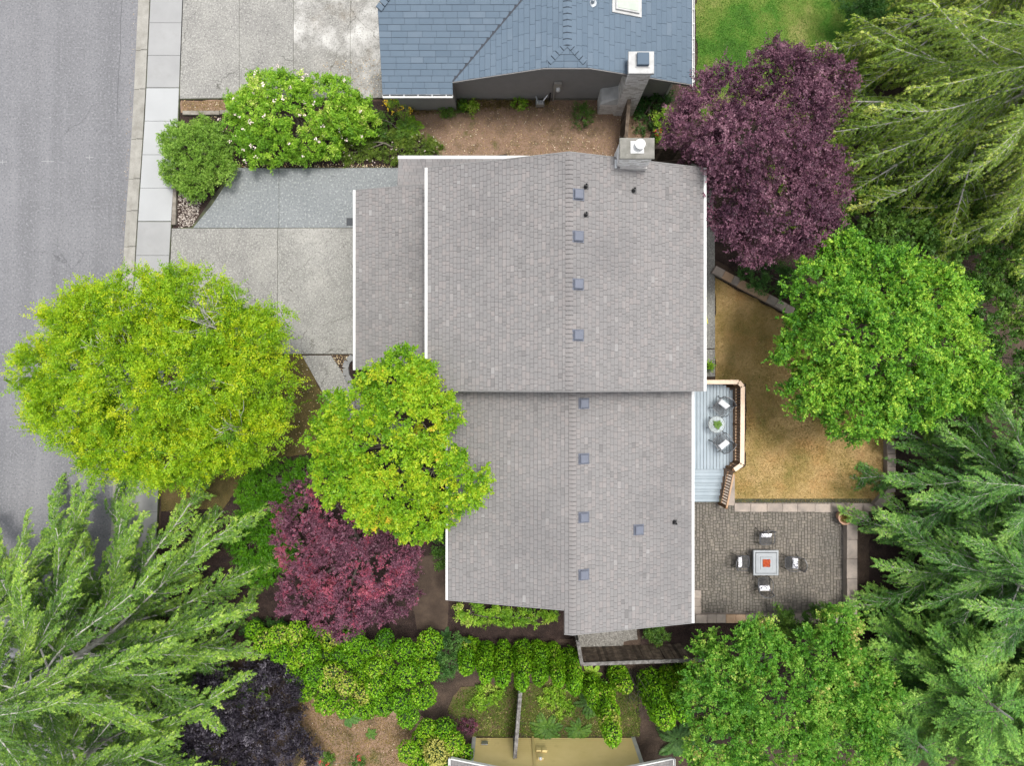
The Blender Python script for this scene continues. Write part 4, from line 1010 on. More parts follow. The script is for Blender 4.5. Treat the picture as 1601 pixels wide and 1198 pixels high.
# beach chairs poking out from under the east eave, pot
def sling_chair(label, px, py, mat, trim):
    x, y = W2(px, py, .4)
    t = thing('sling_chair', label, 'chair', (x, y, .05), math.radians(12))
    HB().put([(-.55, -.24, .38), (.16, -.24, .30), (.16, .24, .30), (-.55, .24, .38), (-.55, -.24, .36), (.16, -.24, .28), (.16, .24, .28), (-.55, .24, .36)],
             [(4, 5, 6, 7), (3, 2, 1, 0), (0, 1, 5, 4), (1, 2, 6, 5), (2, 3, 7, 6), (3, 0, 4, 7)]).build('sling', mat, t)
    HB().tube([(.17, -.25, .0), (.17, -.25, .31), (.17, .25, .31), (.17, .25, .0)], .022, 6).build('front_frame', trim, t)
    HB().tube([(-.55, -.25, .0), (-.55, -.25, .39), (-.55, .25, .39), (-.55, .25, .0)], .022, 6).build('rear_frame', trim, t)
sling_chair('teal sling chair with yellow trim peeking from under the right eave', 1099, 498, MT['teal'], MT['lemon'])
sling_chair('yellow sling chair peeking from under the right eave, above the teal one', 1097, 459, MT['lemon'], MT['lemon'])

# ------------------------------------------------------------------ foliage tools
UP = np.array((0, 0, 1.0))
def leafquads(C, A, N, L, Wd, fold=.12):
    A = nz(A); Sd = nz(np.cross(N, A)); Nn = np.cross(A, Sd)
    L = np.asarray(L)[..., None]; Wd = np.asarray(Wd)[..., None]
    m = C + A * L * .45 + Nn * L * fold
    return np.stack([C, m + Sd * Wd / 2, C + A * L, m - Sd * Wd / 2], axis=-2)
def sprays(q, P0, D, L, N, K, ll, lw, ang, jit, tint, tj, rng, m=0, droop=0.0, taper=.45):
    T = len(P0)
    if T == 0: return
    t = (np.arange(K) + .6) / K
    D = nz(D); Sd = nz(np.cross(N, D)); N = nz(np.cross(D, Sd))
    C = P0[:, None] + D[:, None] * (L[:, None] * t[None])[..., None] - UP * (droop * L[:, None] * t[None] ** 2)[..., None]
    sg = np.where(np.arange(K) % 2 == 0, 1, -1)[None, :, None]
    A = math.cos(ang) * D[:, None] + math.sin(ang) * sg * Sd[:, None] + rng.normal(size=(T, K, 3)) * jit - UP * droop * .5
    A[:, -1] = D + rng.normal(size=(T, 3)) * jit * .5
    NN = N[:, None] + rng.normal(size=(T, K, 3)) * jit * 1.2
    sz = (1 - taper * t)[None] * (.75 + .5 * rng.random((T, K)))
    tt = np.clip(tint[:, None] + rng.normal(size=(T, K)) * tj, 0, 1)
    q.add(leafquads(C, A, NN, ll * sz, lw * sz).reshape(-1, 4, 3), tt.reshape(-1), m)
def lob(px, py, z, rpx, rypx=None, rz=None):
    k = (1 - z / H) / S; c = W(px, py, z); rx = rpx * k; ry = (rypx or rpx) * k
    return np.concatenate([c, (rx, ry, rz or .75 * (rx + ry) / 2)])
def hemi(n, rng, zmin=-.25):
    z = zmin + (1 - zmin) * rng.random(n); th = rng.random(n) * 2 * math.pi; r = np.sqrt(1 - z * z)
    return np.stack([r * np.cos(th), r * np.sin(th), z], 1)
def clump_centres(lobes, dens, rng, zmin=-.25, r0=.74, r1=.985, inner=.25):
    C = []; Nn = []
    LB = np.array(lobes)
    for i, lb in enumerate(LB):
        c, r = lb[:3], lb[3:]
        n = max(3, int(dens * 2 * math.pi * (r[0] * r[1] + r[0] * r[2] + r[1] * r[2]) / 3 * (1 - zmin) / 1.0))
        d = hemi(n, rng, zmin); rad = r0 + (r1 - r0) * rng.random(n)
        k = rng.random(n) < inner; rad[k] *= .55 + .35 * rng.random(k.sum())
        ph = rng.random(4) * 6.28; f = 2.2 + 1.2 * rng.random(4)
        rad *= 1 + .11 * (np.sin(d[:, 0] * f[0] * 1.6 + ph[0]) * np.sin(d[:, 1] * f[1] * 1.6 + ph[1])) + .07 * np.sin(d[:, 0] * f[2] * 3 + ph[2]) * np.sin(d[:, 1] * f[3] * 3 + ph[3])
        out_ = rng.random(n) < .07; rad[out_ & ~k] += .05 + .16 * rng.random((out_ & ~k).sum())
        P = c + d * r * rad[:, None]; ok = np.ones(n, bool)
        for j, l2 in enumerate(LB):
            if j != i: ok &= (np.linalg.norm((P - l2[:3]) / l2[3:], axis=1) > .72)
        C.append(P[ok]); Nn.append(nz(d / r)[ok])
    return np.concatenate(C), np.concatenate(Nn)
def crown(q, lobes, seed, dens=3.0, cr=.35, per=9, twig=(.25, .5), K=9, ll=.12, lw=.06, ang=.9, jit=.35, upb=.85, tint=(.5, .18), tj=.12, zmin=-.25,
          inner=.25, droop=.0, tip=None, spread=.7):
    rng = np.random.default_rng(seed)
    C, Nn = clump_centres(lobes, dens, rng, zmin, inner=inner)
    ct = np.clip(rng.normal(tint[0], tint[1], len(C)), 0, 1)
    if tip is not None:
        k = rng.random(len(C)) < tip[0]; ct[k] = tip[1]
    R = np.repeat(np.arange(len(C)), per); T = len(R)
    D = nz(Nn[R] * .55 + rng.normal(size=(T, 3)) * spread + UP * .20)
    P0 = C[R] + rng.normal(size=(T, 3)) * cr * .40 - D * .08
    N = nz(Nn[R] * .35 + UP * upb + rng.normal(size=(T, 3)) * .28)
    L = twig[0] + (twig[1] - twig[0]) * rng.random(T)
    sprays(q, P0, D, L, N, K, ll, lw, ang, jit, ct[R] + rng.normal(size=T) * .05, tj, rng, droop=droop)
    return C, Nn
def curve(a, b_, rng, k=6, wob=.12, sag=0.0):
    a = np.array(a, float); b_ = np.array(b_, float); t = np.linspace(0, 1, k)[:, None]; L = np.linalg.norm(b_ - a)
    p = a + (b_ - a) * t; p += np.sin(t * math.pi) * (rng.normal(size=3) * wob * L) + UP * (np.sin(t * math.pi) * sag * L)
    return p
def tree(name, label, cat, base, lobes, mat, seed, bark='bark', trunk_r=.16, twigs=60, twig_r=.018, group=None, extra=None, **kw):
    rng = np.random.default_rng(seed + 1000)
    b0 = np.array((*W2(*base), -.05))
    t = thing(name, label, cat, (float(b0[0]), float(b0[1]), 0), 0, group)
    q = Q(); C, Nn = crown(q, lobes, seed, **kw)
    if extra: extra(q, rng)
    for V in q.V: V -= np.array((b0[0], b0[1], 0), np.float32)
    q.build('crown', mat, t)
    w = Q(); LB = np.array(lobes); zc = LB[:, 2].min(); fork = np.array((*(b0[:2] + (LB[:, :2].mean(0) - b0[:2]) * .35), max(.5, zc * .45)))
    w.tube(curve(b0, fork, rng, 7, .03), np.linspace(trunk_r * 1.25, trunk_r * .85, 7), 10)
    for lb in LB:
        e = lb[:3] + np.array((0, 0, lb[5] * .2)); p = curve(fork, e, rng, 8, .06, .06); w.tube(p, np.linspace(trunk_r * .6, trunk_r * .14, 8), 7)
    if twigs:
        for i in rng.permutation(len(C))[:twigs]:
            j = np.argmin(np.linalg.norm((LB[:, :3] - C[i]) / LB[:, 3:], axis=1)); a = LB[j, :3] + np.array((0, 0, LB[j, 5] * .2))
            w.tube(curve(a, C[i] + Nn[i] * .1, rng, 6, .10), np.linspace(twig_r, twig_r * .3, 6), 4)
    for V in w.V: V -= np.array((b0[0], b0[1], 0), np.float32)
    w.build('trunk', MT[bark], t)
    return t

# ------------------------------------------------------------------ broadleaf trees
Lo = lob
loc_tree = tree('honey_locust', 'wide yellow-green feathery tree overhanging the street and pavement', 'tree', (350, 600),
     [Lo(249.8, 590, 5.0, 141, 115, 2.6), Lo(154.9, 505.4, 5.1, 70.5, 57, 1.7), Lo(226.1, 484.7, 5.6, 65.8, 50.6, 1.6), Lo(306.9, 477.2, 5.4, 73.3, 57, 1.8), Lo(378.1, 528.9, 5.0, 67.7, 60.7, 1.7), Lo(401.9, 604.1, 4.6, 62, 60.7, 1.6),
      Lo(368.6, 674.6, 4.7, 70.5, 57, 1.7), Lo(283.1, 707.5, 4.9, 75.2, 53.4, 1.7), Lo(192.8, 698.1, 4.6, 67.7, 50.6, 1.6), Lo(121.6, 646.4, 4.5, 62, 55.2, 1.6), Lo(88.3, 575.9, 4.3, 54.5, 55.2, 1.5), Lo(297.4, 590, 6.4, 94, 78.2, 1.4)],
     MT['f_locust'], 1, 'bark_pale', .20, 170, .022, dens=6.4, cr=.38, per=12, twig=(.30, .62), K=12, ll=.125, lw=.058, ang=.95, jit=.28, tint=(.55, .17), tip=(.05, .82), droop=.22, inner=.30, upb=.9)
q = Q(); rng = np.random.default_rng(77); bb = np.array((*loc_tree.location[:2], 0.0))
for px, py, z, n in ((312, 500, 7.0, 16), (166, 548, 6.7, 14), (185, 505, 6.7, 6), (345, 655, 6.3, 6), (330, 470, 6.8, 8)):
    c = W(px, py, z) - bb; root = c + np.array((.25, -.45, -1.3))
    for _ in range(n):
        e = c + rng.normal(size=3) * (.36, .32, .10) + UP * .1; q.tube(curve(root, e, rng, 7, .08), np.linspace(.030, .008, 7), 4)
        for _k in range(2): q.tube(curve(root + (e - root) * (.6 + .2 * rng.random()), e + rng.normal(size=3) * (.22, .22, .06), rng, 4, .08), np.linspace(.012, .005, 4), 3)
q.build('dead_twigs', MT['bark_pale'], loc_tree)['kind'] = 'stuff'
tree('maple_tree', 'lobed yellow-green maple with orange tips overhanging the main roof edge', 'tree', (655, 690),
     [Lo(610, 690, 5.0, 85, 85, 1.7), Lo(630, 595, 5.4, 55, 48, 1.4), Lo(560, 640, 5.0, 55, 48, 1.4), Lo(655, 650, 5.8, 62, 55, 1.4), Lo(530, 690, 4.6, 50, 45, 1.2), Lo(540, 745, 4.6, 52, 40, 1.2), Lo(610, 765, 5.2, 66, 52, 1.4),
      Lo(680, 730, 5.7, 52, 50, 1.2), Lo(725, 755, 5.6, 38, 42, .9), Lo(650, 808, 4.9, 50, 38, 1.1), Lo(590, 800, 4.4, 40, 30, .9)],
     MT['f_maple'], 2, 'bark', .13, 60, .016, dens=7.5, cr=.28, per=11, twig=(.14, .32), K=8, ll=.12, lw=.09, ang=.95, jit=.42, tint=(.48, .14), tip=(.04, .80), inner=.18)
def flame_bits(q, rng): pass
tree('japanese_maple', 'dark red and plum leaved tree under the yellow-green maple', 'tree', (585, 850),
     [Lo(555, 880, 3.2, 85, 85, 1.5), Lo(485, 800, 3.2, 48, 58, 1.1), Lo(530, 790, 3.4, 55, 55, 1.1), Lo(475, 860, 3.0, 45, 48, 1.0), Lo(480, 925, 2.9, 48, 42, 1.0), Lo(535, 960, 2.9, 55, 42, 1.0), Lo(600, 925, 3.1, 55, 45, 1.0), Lo(620, 860, 3.3, 42, 50, 1.0), Lo(555, 830, 3.9, 62, 48, .9), Lo(580, 880, 3.9, 55, 50, .9)],
     MT['f_red'], 3, 'bark', .11, 40, .014, dens=7.0, cr=.24, per=12, twig=(.12, .26), K=8, ll=.10, lw=.065, ang=.9, jit=.45, tint=(.50, .16), inner=.18)
tree('plum_tree', 'big dusky purple tree between the two houses and the conifers', 'tree', (1110, 290),
     [Lo(1190, 240, 4.8, 95, 95, 1.8), Lo(1215, 125, 4.8, 52, 58, 1.3), Lo(1130, 160, 4.6, 62, 55, 1.3), Lo(1090, 205, 4.3, 48, 52, 1.2), Lo(1285, 130, 4.5, 45, 42, 1.1), Lo(1240, 180, 5.0, 65, 62, 1.3), Lo(1150, 310, 4.5, 55, 62, 1.3), Lo(1225, 330, 4.8, 65, 62, 1.4),
      Lo(1280, 290, 4.4, 45, 55, 1.1), Lo(1185, 375, 4.2, 48, 38, 1.0), Lo(1260, 365, 4.2, 48, 42, 1.0), Lo(1160, 225, 5.6, 70, 60, 1.1)],
     MT['f_purple'], 4, 'bark', .15, 60, .016, dens=7.0, cr=.34, per=13, twig=(.18, .38), K=9, ll=.105, lw=.068, ang=.9, jit=.42, tint=(.52, .17), inner=.20)
tree('katsura_tree', 'broad bright green tree with small round leaves beside the dry lawn', 'tree', (1300, 560),
     [Lo(1365, 535, 4.9, 105, 100, 1.9), Lo(1290, 460, 4.9, 62, 58, 1.4), Lo(1270, 540, 4.7, 60, 55, 1.4), Lo(1275, 605, 4.3, 55, 48, 1.2), Lo(1340, 640, 4.4, 62, 50, 1.3), Lo(1375, 440, 5.0, 70, 55, 1.4), Lo(1455, 470, 4.7, 62, 55, 1.3),
      Lo(1470, 550, 4.6, 62, 60, 1.3), Lo(1425, 615, 4.5, 62, 55, 1.3), Lo(1330, 520, 6.0, 70, 62, 1.1), Lo(1520, 600, 4.0, 48, 45, 1.1), Lo(1315, 395, 4.4, 38, 34, 1.0)],
     MT['f_katsura'], 5, 'bark', .15, 30, .016, dens=10.5, cr=.30, per=12, twig=(.14, .30), K=9, ll=.088, lw=.084, ang=1.0, jit=.40, upb=.8, tint=(.50, .20), tj=.2, inner=.22)
tree('vine_maple', 'mid green tree with speckled light leaves below the patio', 'tree', (1195, 1060),
     [Lo(1225, 1090, 3.8, 95, 80, 1.6), Lo(1115, 1090, 3.4, 52, 55, 1.2), Lo(1120, 1040, 3.2, 40, 35, .9), Lo(1180, 1020, 3.6, 55, 45, 1.1), Lo(1285, 1030, 3.6, 60, 50, 1.2), Lo(1310, 980, 3.0, 36, 30, .8), Lo(1345, 1080, 3.7, 55, 58, 1.2), Lo(1130, 1165, 3.6, 60, 50, 1.2),
      Lo(1220, 1180, 3.9, 75, 55, 1.3), Lo(1320, 1165, 3.6, 65, 55, 1.2), Lo(1106, 935 + 75, 2.6, 16, 22, .5)],
     MT['f_vine'], 6, 'bark', .12, 30, .014, dens=10.0, cr=.30, per=11, twig=(.14, .32), K=8, ll=.092, lw=.088, ang=1.0, jit=.42, upb=.8, tint=(.50, .17), tip=(.03, .95), inner=.22)
tree('understory_tree', 'dark green leafy tree at the right edge among the conifers', 'tree', (1480, 590),
     [Lo(1560, 560, 3.6, 70, 80, 1.4), Lo(1585, 470, 3.6, 55, 55, 1.3), Lo(1530, 480, 3.2, 45, 50, 1.1), Lo(1575, 660, 3.2, 55, 55, 1.2), Lo(1490, 655, 2.6, 55, 40, 1.0)],
     MT['f_green'], 7, 'bark', .12, 20, .014, dens=4.6, cr=.32, per=10, twig=(.16, .36), K=8, ll=.14, lw=.10, ang=1.0, jit=.42, tint=(.45, .18), inner=.2)
tree('laurel_tree', 'glossy green leafy tree under the upper right conifer', 'tree', (1340, 340),
     [Lo(1360, 330, 2.4, 50, 40, 1.0), Lo(1400, 380, 2.6, 50, 42, 1.0), Lo(1450, 400, 2.8, 50, 45, 1.1), Lo(1510, 420, 3.0, 50, 50, 1.1), Lo(1480, 340, 2.6, 55, 50, 1.1), Lo(1560, 380, 3.0, 50, 55, 1.1)],
     MT['f_green'], 8, 'bark', .09, 20, .014, dens=4.6, cr=.3, per=10, twig=(.16, .34), K=8, ll=.13, lw=.09, ang=1.0, jit=.42, tint=(.42, .18), inner=.2)

# ------------------------------------------------------------------ shrubs
def shrub(name, label, base, lobes, mat, seed, flowers=None, cat='shrub', group=None, **kw):
    a = dict(dens=13.0, cr=.2, per=9, twig=(.10, .24), K=7, ll=.10, lw=.045, ang=.95, jit=.4, tint=(.5, .17), inner=.2)
    a.update(kw); tw = a.pop('twigs', 20); tr = a.pop('trunk_r', .05)
    t = tree(name, label, cat, base, lobes, mat, seed, 'bark', tr, tw, .010, group, **a)
    if flowers:
        n, size, fm, fn = flowers
        rng = np.random.default_rng(seed + 5); C, Nn = clump_centres(lobes, 30, rng, .15, 1.0, 1.08, 0); k = rng.permutation(len(C))[:n]
        q = Q()
        for i in k:
            cc = C[i] - np.array((*t.location[:2], 0)); m = 7
            P = np.repeat(cc[None], m, 0) + rng.normal(size=(m, 3)) * size * .5; D = hemi(m, rng, .0)
            q.add(leafquads(P, D, UP + rng.normal(size=(m, 3)) * .4, np.full(m, size), np.full(m, size * .8)), .5)
        q.build(fn, fm, t)['kind'] = 'stuff'
    return t
shrub('rhododendron', 'large light green flowering shrub between the two driveways', (500, 230),
      [Lo(465, 185, 1.2, 75, 55, 1.0), Lo(400, 180, 1.0, 48, 40, .9), Lo(435, 150, 1.2, 58, 40, 1.0), Lo(510, 160, 1.2, 55, 42, .9), Lo(555, 185, .9, 36, 38, .8), Lo(420, 225, .9, 52, 35, .8), Lo(490, 220, .9, 55, 32, .8)],
      MT['f_rhodo'], 11, (46, .07, MT['petal_white'], 'blossoms'), dens=16, ll=.12, lw=.055, tint=(.52, .17), per=10, cat='shrub', twigs=50)
shrub('round_shrub', 'rounded clipped green shrub beside the pavement', (330, 260),
      [Lo(308, 245, .9, 46, 46, .95), Lo(285, 225, .8, 30, 30, .7), Lo(330, 225, .8, 34, 30, .7), Lo(280, 265, .7, 26, 28, .6), Lo(305, 288, .6, 28, 24, .6), Lo(340, 262, .8, 27, 30, .6), Lo(320, 193, .6, 12, 12, .3)],
      MT['f_round'], 12, dens=24, ll=.10, lw=.05, per=9, tint=(.5, .14))
shrub('heather_mound', 'low dark olive heather mound left of the porch roof', (600, 228),
      [Lo(565, 228, .15, 42, 26, .35), Lo(610, 228, .2, 46, 28, .4), Lo(655, 230, .15, 36, 20, .3), Lo(540, 238, .1, 24, 18, .25), Lo(675, 232, .1, 18, 12, .2)],
      MT['f_heather'], 13, (40, .03, MT['petal_white'], 'blossoms'), dens=34, ll=.065, lw=.034, per=9, twigs=0, cr=.15)
shrub('green_mound', 'bright green leafy mound between the rhododendron and the fern', (600, 190),
      [Lo(590, 195, .3, 30, 22, .45), Lo(625, 205, .25, 32, 20, .4), Lo(572, 178, .3, 18, 18, .4)], MT['f_green'], 14, dens=12, ll=.09, lw=.04, tint=(.55, .15), twigs=0)
shrub('small_shrub', 'single small dark green bush on the bare strip left of the fence', (909, 187), [Lo(912, 182, .35, 17, 18, .42)], MT['f_green'], 15, dens=16, ll=.08, lw=.035, tint=(.5, .12), twigs=6, trunk_r=.03)
shrub('climbing_shrub', 'lime green shrub with an orange bloom beside the purple tree', (1032, 205), [Lo(1034, 196, .8, 12, 22, .5), Lo(1040, 178, .9, 10, 10, .4)], MT['f_rhodo'], 16, (4, .07, MT['petal_red'], 'blossoms'), dens=14, tint=(.7, .1), twigs=4, trunk_r=.03)
shrub('shade_plants', 'dark leafy plants beside the blue roof chimney and fence', (1010, 170), [Lo(1012, 165, .3, 22, 14, .35), Lo(1035, 150, .4, 18, 12, .4), Lo(1000, 190, .2, 10, 14, .25), Lo(1020, 205, .15, 14, 12, .2)], MT['f_dark'], 17, dens=14, twigs=0)
shrub('wall_shrub', 'dark green shrub in mulch behind the diagonal garden wall', (1190, 432), [Lo(1195, 430, .9, 40, 26, .7), Lo(1225, 440, .8, 30, 22, .6), Lo(1170, 412, .7, 24, 16, .5)], MT['f_dark'], 18, dens=11, tint=(.5, .15), ll=.09)
shrub('rhododendron', 'leafy shrub on the patio wall, left one of two', (1213, 985), [Lo(1212, 972, 1.0, 26, 24, .6), Lo(1232, 980, .9, 18, 20, .5)], MT['f_green'], 19, dens=12, ll=.14, lw=.05, tint=(.6, .15))
shrub('rhododendron', 'leafy shrub on the patio wall, right one of two', (1272, 985), [Lo(1275, 970, 1.0, 18, 20, .6), Lo(1288, 955, .9, 10, 10, .4)], MT['f_green'], 20, dens=12, ll=.14, lw=.05, tint=(.5, .15))
shrub('azalea', 'small green shrub in mulch below the lower roof edge', (1028, 996), [Lo(1028, 992, .5, 20, 14, .45), Lo(1018, 988, .4, 14, 10, .35)], MT['f_green'], 21, dens=14, tint=(.55, .2), twigs=6, trunk_r=.03)
shrub('bed_hedge', 'row of yellow-green leafy shrubs under the lower left gable', (790, 962), [Lo(735, 958, .7, 20, 16, .5), Lo(770, 962, .7, 24, 15, .5), Lo(808, 962, .7, 24, 15, .5), Lo(845, 962, .7, 22, 13, .5)], MT['f_rhodo'], 22, dens=11, ll=.13, lw=.045, tint=(.5, .22))
shrub('holly_shrub', 'dark blue-green holly between the two bright hedges', (703, 1015), [Lo(702, 1030, 1.3, 24, 26, .8), Lo(715, 1010, 1.1, 18, 18, .6), Lo(690, 1050, 1.0, 15, 15, .5)], MT['f_dark'], 23, dens=12, tint=(.6, .2))
shrub('foundation_shrub', 'narrow green shrub against the lower roof left of its gutter', (700, 855), [Lo(688, 845, 1.0, 16, 20, .5), Lo(690, 875, .9, 13, 18, .5)], MT['f_green'], 24, dens=12)
shrub('bed_shrub', 'dark green shrubs between the street tree and the plum-red tree, upper', (440, 750), [Lo(435, 748, .8, 50, 30, .6), Lo(400, 772, .7, 30, 28, .55), Lo(475, 735, .7, 30, 20, .5), Lo(455, 775, .7, 32, 24, .5)], MT['f_arbor'], 25, dens=20, tint=(.12, .12), ll=.10)
shrub('bed_shrub', 'dark green mound left of the plum-red tree', (425, 815), [Lo(415, 815, .8, 44, 36, .65), Lo(440, 850, .7, 32, 30, .6), Lo(392, 850, .6, 36, 32, .55), Lo(410, 890, .6, 38, 28, .5)], MT['f_arbor'], 26, dens=22, tint=(.08, .12), ll=.085)
shrub('ninebark', 'inky black-purple shrub in front of the lower left conifer', (390, 1060),
      [Lo(370, 1100, 1.7, 85, 60, 1.2), Lo(300, 1120, 1.6, 60, 55, 1.1), Lo(430, 1090, 1.5, 45, 55, 1.0), Lo(420, 1160, 1.5, 55, 45, 1.0), Lo(330, 1175, 1.6, 65, 45, 1.0), Lo(260, 1165, 1.5, 45, 45, 1.0), Lo(425, 1040, 1.2, 30, 25, .8), Lo(487, 1175, 1.0, 14, 18, .5)],
      MT['f_ink'], 27, dens=11, cr=.25, per=9, ll=.14, lw=.055, tint=(.5, .22), twigs=70, trunk_r=.06)
shrub('edge_laurel', 'small green leafy shrub at the top edge beside the green lawn', (1335, 10), [Lo(1340, 5, 1.5, 24, 22, .8), Lo(1365, 30, 1.4, 22, 22, .7)], MT['f_dark'], 28, dens=11, ll=.12, tint=(.6, .2))
for i, (px, py, r_, lab) in enumerate(((706, 165, 24, 'green weed clump under the blue roof gutter corner'), (733, 168, 15, 'pale green weed clump right of the gutter corner weeds'), (812, 164, 11, 'tiny green weed tuft beneath the grey siding, left of the gas meter'))):
    shrub('weed_clump', lab, (px, py), [Lo(px, py, .15, r_, r_ * .8, .22)], MT['f_rhodo' if i else 'f_green'], 31 + i, dens=18, ll=.09, twigs=0, trunk_r=.012)
shrub('daylily', 'yellow flowering clump below the blue roof white gutter', (625, 168), [Lo(618, 165, .3, 16, 14, .3), Lo(634, 168, .3, 12, 14, .3)], MT['f_rhodo'], 35, (22, .075, MT['petal_yellow'], 'blossoms'), dens=10, ll=.14, lw=.025, twigs=0, trunk_r=.015)

shrub('ground_ivy', 'dark ivy cover between the lumpy hedge and the red tree', (470, 985), [Lo(420, 985, .3, 45, 16, .3), Lo(480, 1000, .3, 36, 14, .3)], MT['f_dark'], 36, dens=18, tint=(.5, .15), twigs=0)
shrub('weed_patch', 'yellow-green weed patch left of the grey fence under the arborvitae row', (770, 1095), [Lo(765, 1085, .2, 22, 16, .25), Lo(745, 1100, .15, 16, 14, .2)], MT['f_rhodo'], 37, dens=16, tint=(.6, .15), twigs=0, trunk_r=.012)
shrub('weed_patch', 'yellow-green weed patch right of the grey fence under the arborvitae row', (868, 1098), [Lo(865, 1092, .2, 20, 22, .25), Lo(880, 1110, .15, 14, 14, .2)], MT['f_rhodo'], 38, dens=16, tint=(.5, .2), twigs=0, trunk_r=.012)
shrub('fallen_shrub', 'dark reddish-brown low shrub at the foot of the globe cypress', (735, 1138), [Lo(732, 1136, .2, 20, 10, .25)], MT['f_red'], 39, dens=16, tint=(.3, .1), twigs=0, trunk_r=.012)
shrub('weed_patch', 'small green weeds on dry ground beneath the lime hedge with a red bloom', (520, 1185), [Lo(510, 1188, .15, 12, 10, .2), Lo(560, 1190, .1, 10, 8, .15)], MT['f_green'], 40, (5, .06, MT['petal_red'], 'blossoms'), dens=18, twigs=0, trunk_r=.012)

# ------------------------------------------------------------------ clipped conifers: scaly balls of foliage
def arbor(name, label, base, balls, seed, mat='f_arbor', dens=520, ll=.085, lw=.05, tint=(.55, .14), group=None, brown=.05):
    rng = np.random.default_rng(seed); b0 = np.array((*W2(*base), 0.0))
    t = thing(name, label, 'shrub', (float(b0[0]), float(b0[1]), 0), 0, group)
    q = Q(); LB = np.array(balls); core = HB()
    for i, lb in enumerate(LB):
        c, r = lb[:3], lb[3:]
        area = 4 * math.pi * ((r[0] * r[1]) ** 1.6 / 3 + (r[0] * r[2]) ** 1.6 / 3 + (r[1] * r[2]) ** 1.6 / 3) ** (1 / 1.6)
        n = int(area * dens * .72); d = hemi(n, rng, -.45)
        # folded fans: radius ripples over the ball
        rip = 1 + .11 * np.sin(d[:, 0] * 9 + i) * np.sin(d[:, 1] * 8 + 2 * i) + .05 * np.sin(d[:, 2] * 13 + i)
        P = c + d * r * (rip * (.90 + .14 * rng.random(n)))[:, None]; ok = np.ones(n, bool)
        for j, l2 in enumerate(LB):
            if j != i: ok &= np.linalg.norm((P - l2[:3]) / l2[3:], axis=1) > .86
        P = P[ok]; o = nz((d / r)[ok]); m = len(P)
        tg_ = rng.normal(size=(m, 3)); tg_ -= (tg_ * o).sum(1, keepdims=True) * o; A = nz(nz(tg_) + o * .55 + UP * .15); N = nz(o + rng.normal(size=(m, 3)) * .45)
        bt = tint[0] + rng.normal() * tint[1]
        if rng.random() < brown: bt = .98
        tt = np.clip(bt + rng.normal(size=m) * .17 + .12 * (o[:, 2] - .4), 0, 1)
        s = .7 + .6 * rng.random(m)
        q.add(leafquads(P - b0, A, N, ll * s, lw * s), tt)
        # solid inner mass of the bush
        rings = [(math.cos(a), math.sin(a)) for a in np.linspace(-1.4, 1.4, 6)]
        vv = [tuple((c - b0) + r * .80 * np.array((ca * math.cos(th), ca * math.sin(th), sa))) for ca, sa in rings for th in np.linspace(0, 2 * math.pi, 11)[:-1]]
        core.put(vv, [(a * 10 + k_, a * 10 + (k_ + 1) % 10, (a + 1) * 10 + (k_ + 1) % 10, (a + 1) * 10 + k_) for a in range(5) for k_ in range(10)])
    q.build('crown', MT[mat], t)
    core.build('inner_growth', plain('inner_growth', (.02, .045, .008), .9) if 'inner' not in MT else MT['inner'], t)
    w = Q(); w.tube(np.array(((0, 0, -.05), (0, 0, float(LB[:, 2].mean())))), (.07, .04), 7); w.build('trunk', MT['bark'], t)
    return t
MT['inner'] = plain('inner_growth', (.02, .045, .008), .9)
def cloud(outline, n, z0, z1, r0, r1, seed, zf=None):
    """balls spread through an outline given in pixels"""
    rng = np.random.default_rng(seed); pts = []; tries = 0
    while len(pts) < n and tries < 8000:
        tries += 1
        p = sample_poly(outline, 1, rng)[0]; r = r0 + (r1 - r0) * rng.random()
        if all(math.hypot(p[0] - a, p[1] - b_) > (r + c) * .74 for a, b_, c in pts): pts.append((p[0], p[1], r))
    out = []
    for a, b_, r in pts:
        z = z0 + (z1 - z0) * rng.random(); out.append(Lo(a, b_, z, r, r * (.85 + .3 * rng.random()), r * (1 - z / H) / S * 1.05))
    return out
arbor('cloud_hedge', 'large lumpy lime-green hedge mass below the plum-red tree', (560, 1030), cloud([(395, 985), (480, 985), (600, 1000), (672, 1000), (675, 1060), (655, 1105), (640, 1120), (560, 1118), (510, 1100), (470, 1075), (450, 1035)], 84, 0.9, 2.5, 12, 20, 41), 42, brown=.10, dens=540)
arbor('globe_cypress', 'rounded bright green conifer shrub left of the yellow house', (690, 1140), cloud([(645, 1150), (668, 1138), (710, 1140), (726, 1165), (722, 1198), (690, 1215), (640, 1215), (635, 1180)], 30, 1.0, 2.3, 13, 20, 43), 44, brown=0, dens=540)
def column(px, py, h, r, seed, k=4):
    """one upright arborvitae: a stack of egg-shaped lumps, listed from the ground up"""
    rng = np.random.default_rng(seed); x, y = W2(px, py); out = []
    for i in range(k):
        z = h * (.22 + .62 * i / (k - 1)); rr = r * (1.0 - .33 * (i / (k - 1)) ** 1.5)
        out.append(np.array((x + rng.normal() * .05, y + rng.normal() * .05, z, rr, rr, h / k * .80)))
        for _ in range(2):
            a = rng.random() * 6.28; out.append(np.array((x + math.cos(a) * rr * .55, y + math.sin(a) * rr * .55, z - .1, rr * .55, rr * .55, h / k * .6)))
    return out
cols = [(735, 1004, 3.0, .40), (762, 1008, 3.5, .38), (789, 1009, 3.7, .40), (815, 1010, 3.8, .38), (841, 1009, 3.5, .39), (864, 1012, 3.7, .36), (886, 1017, 4.0, .40)]
names = ['leftmost column', 'second column from the left', 'third column from the left', 'middle-right fourth column', 'fifth column from the left', 'sixth column from the left', 'rightmost column']
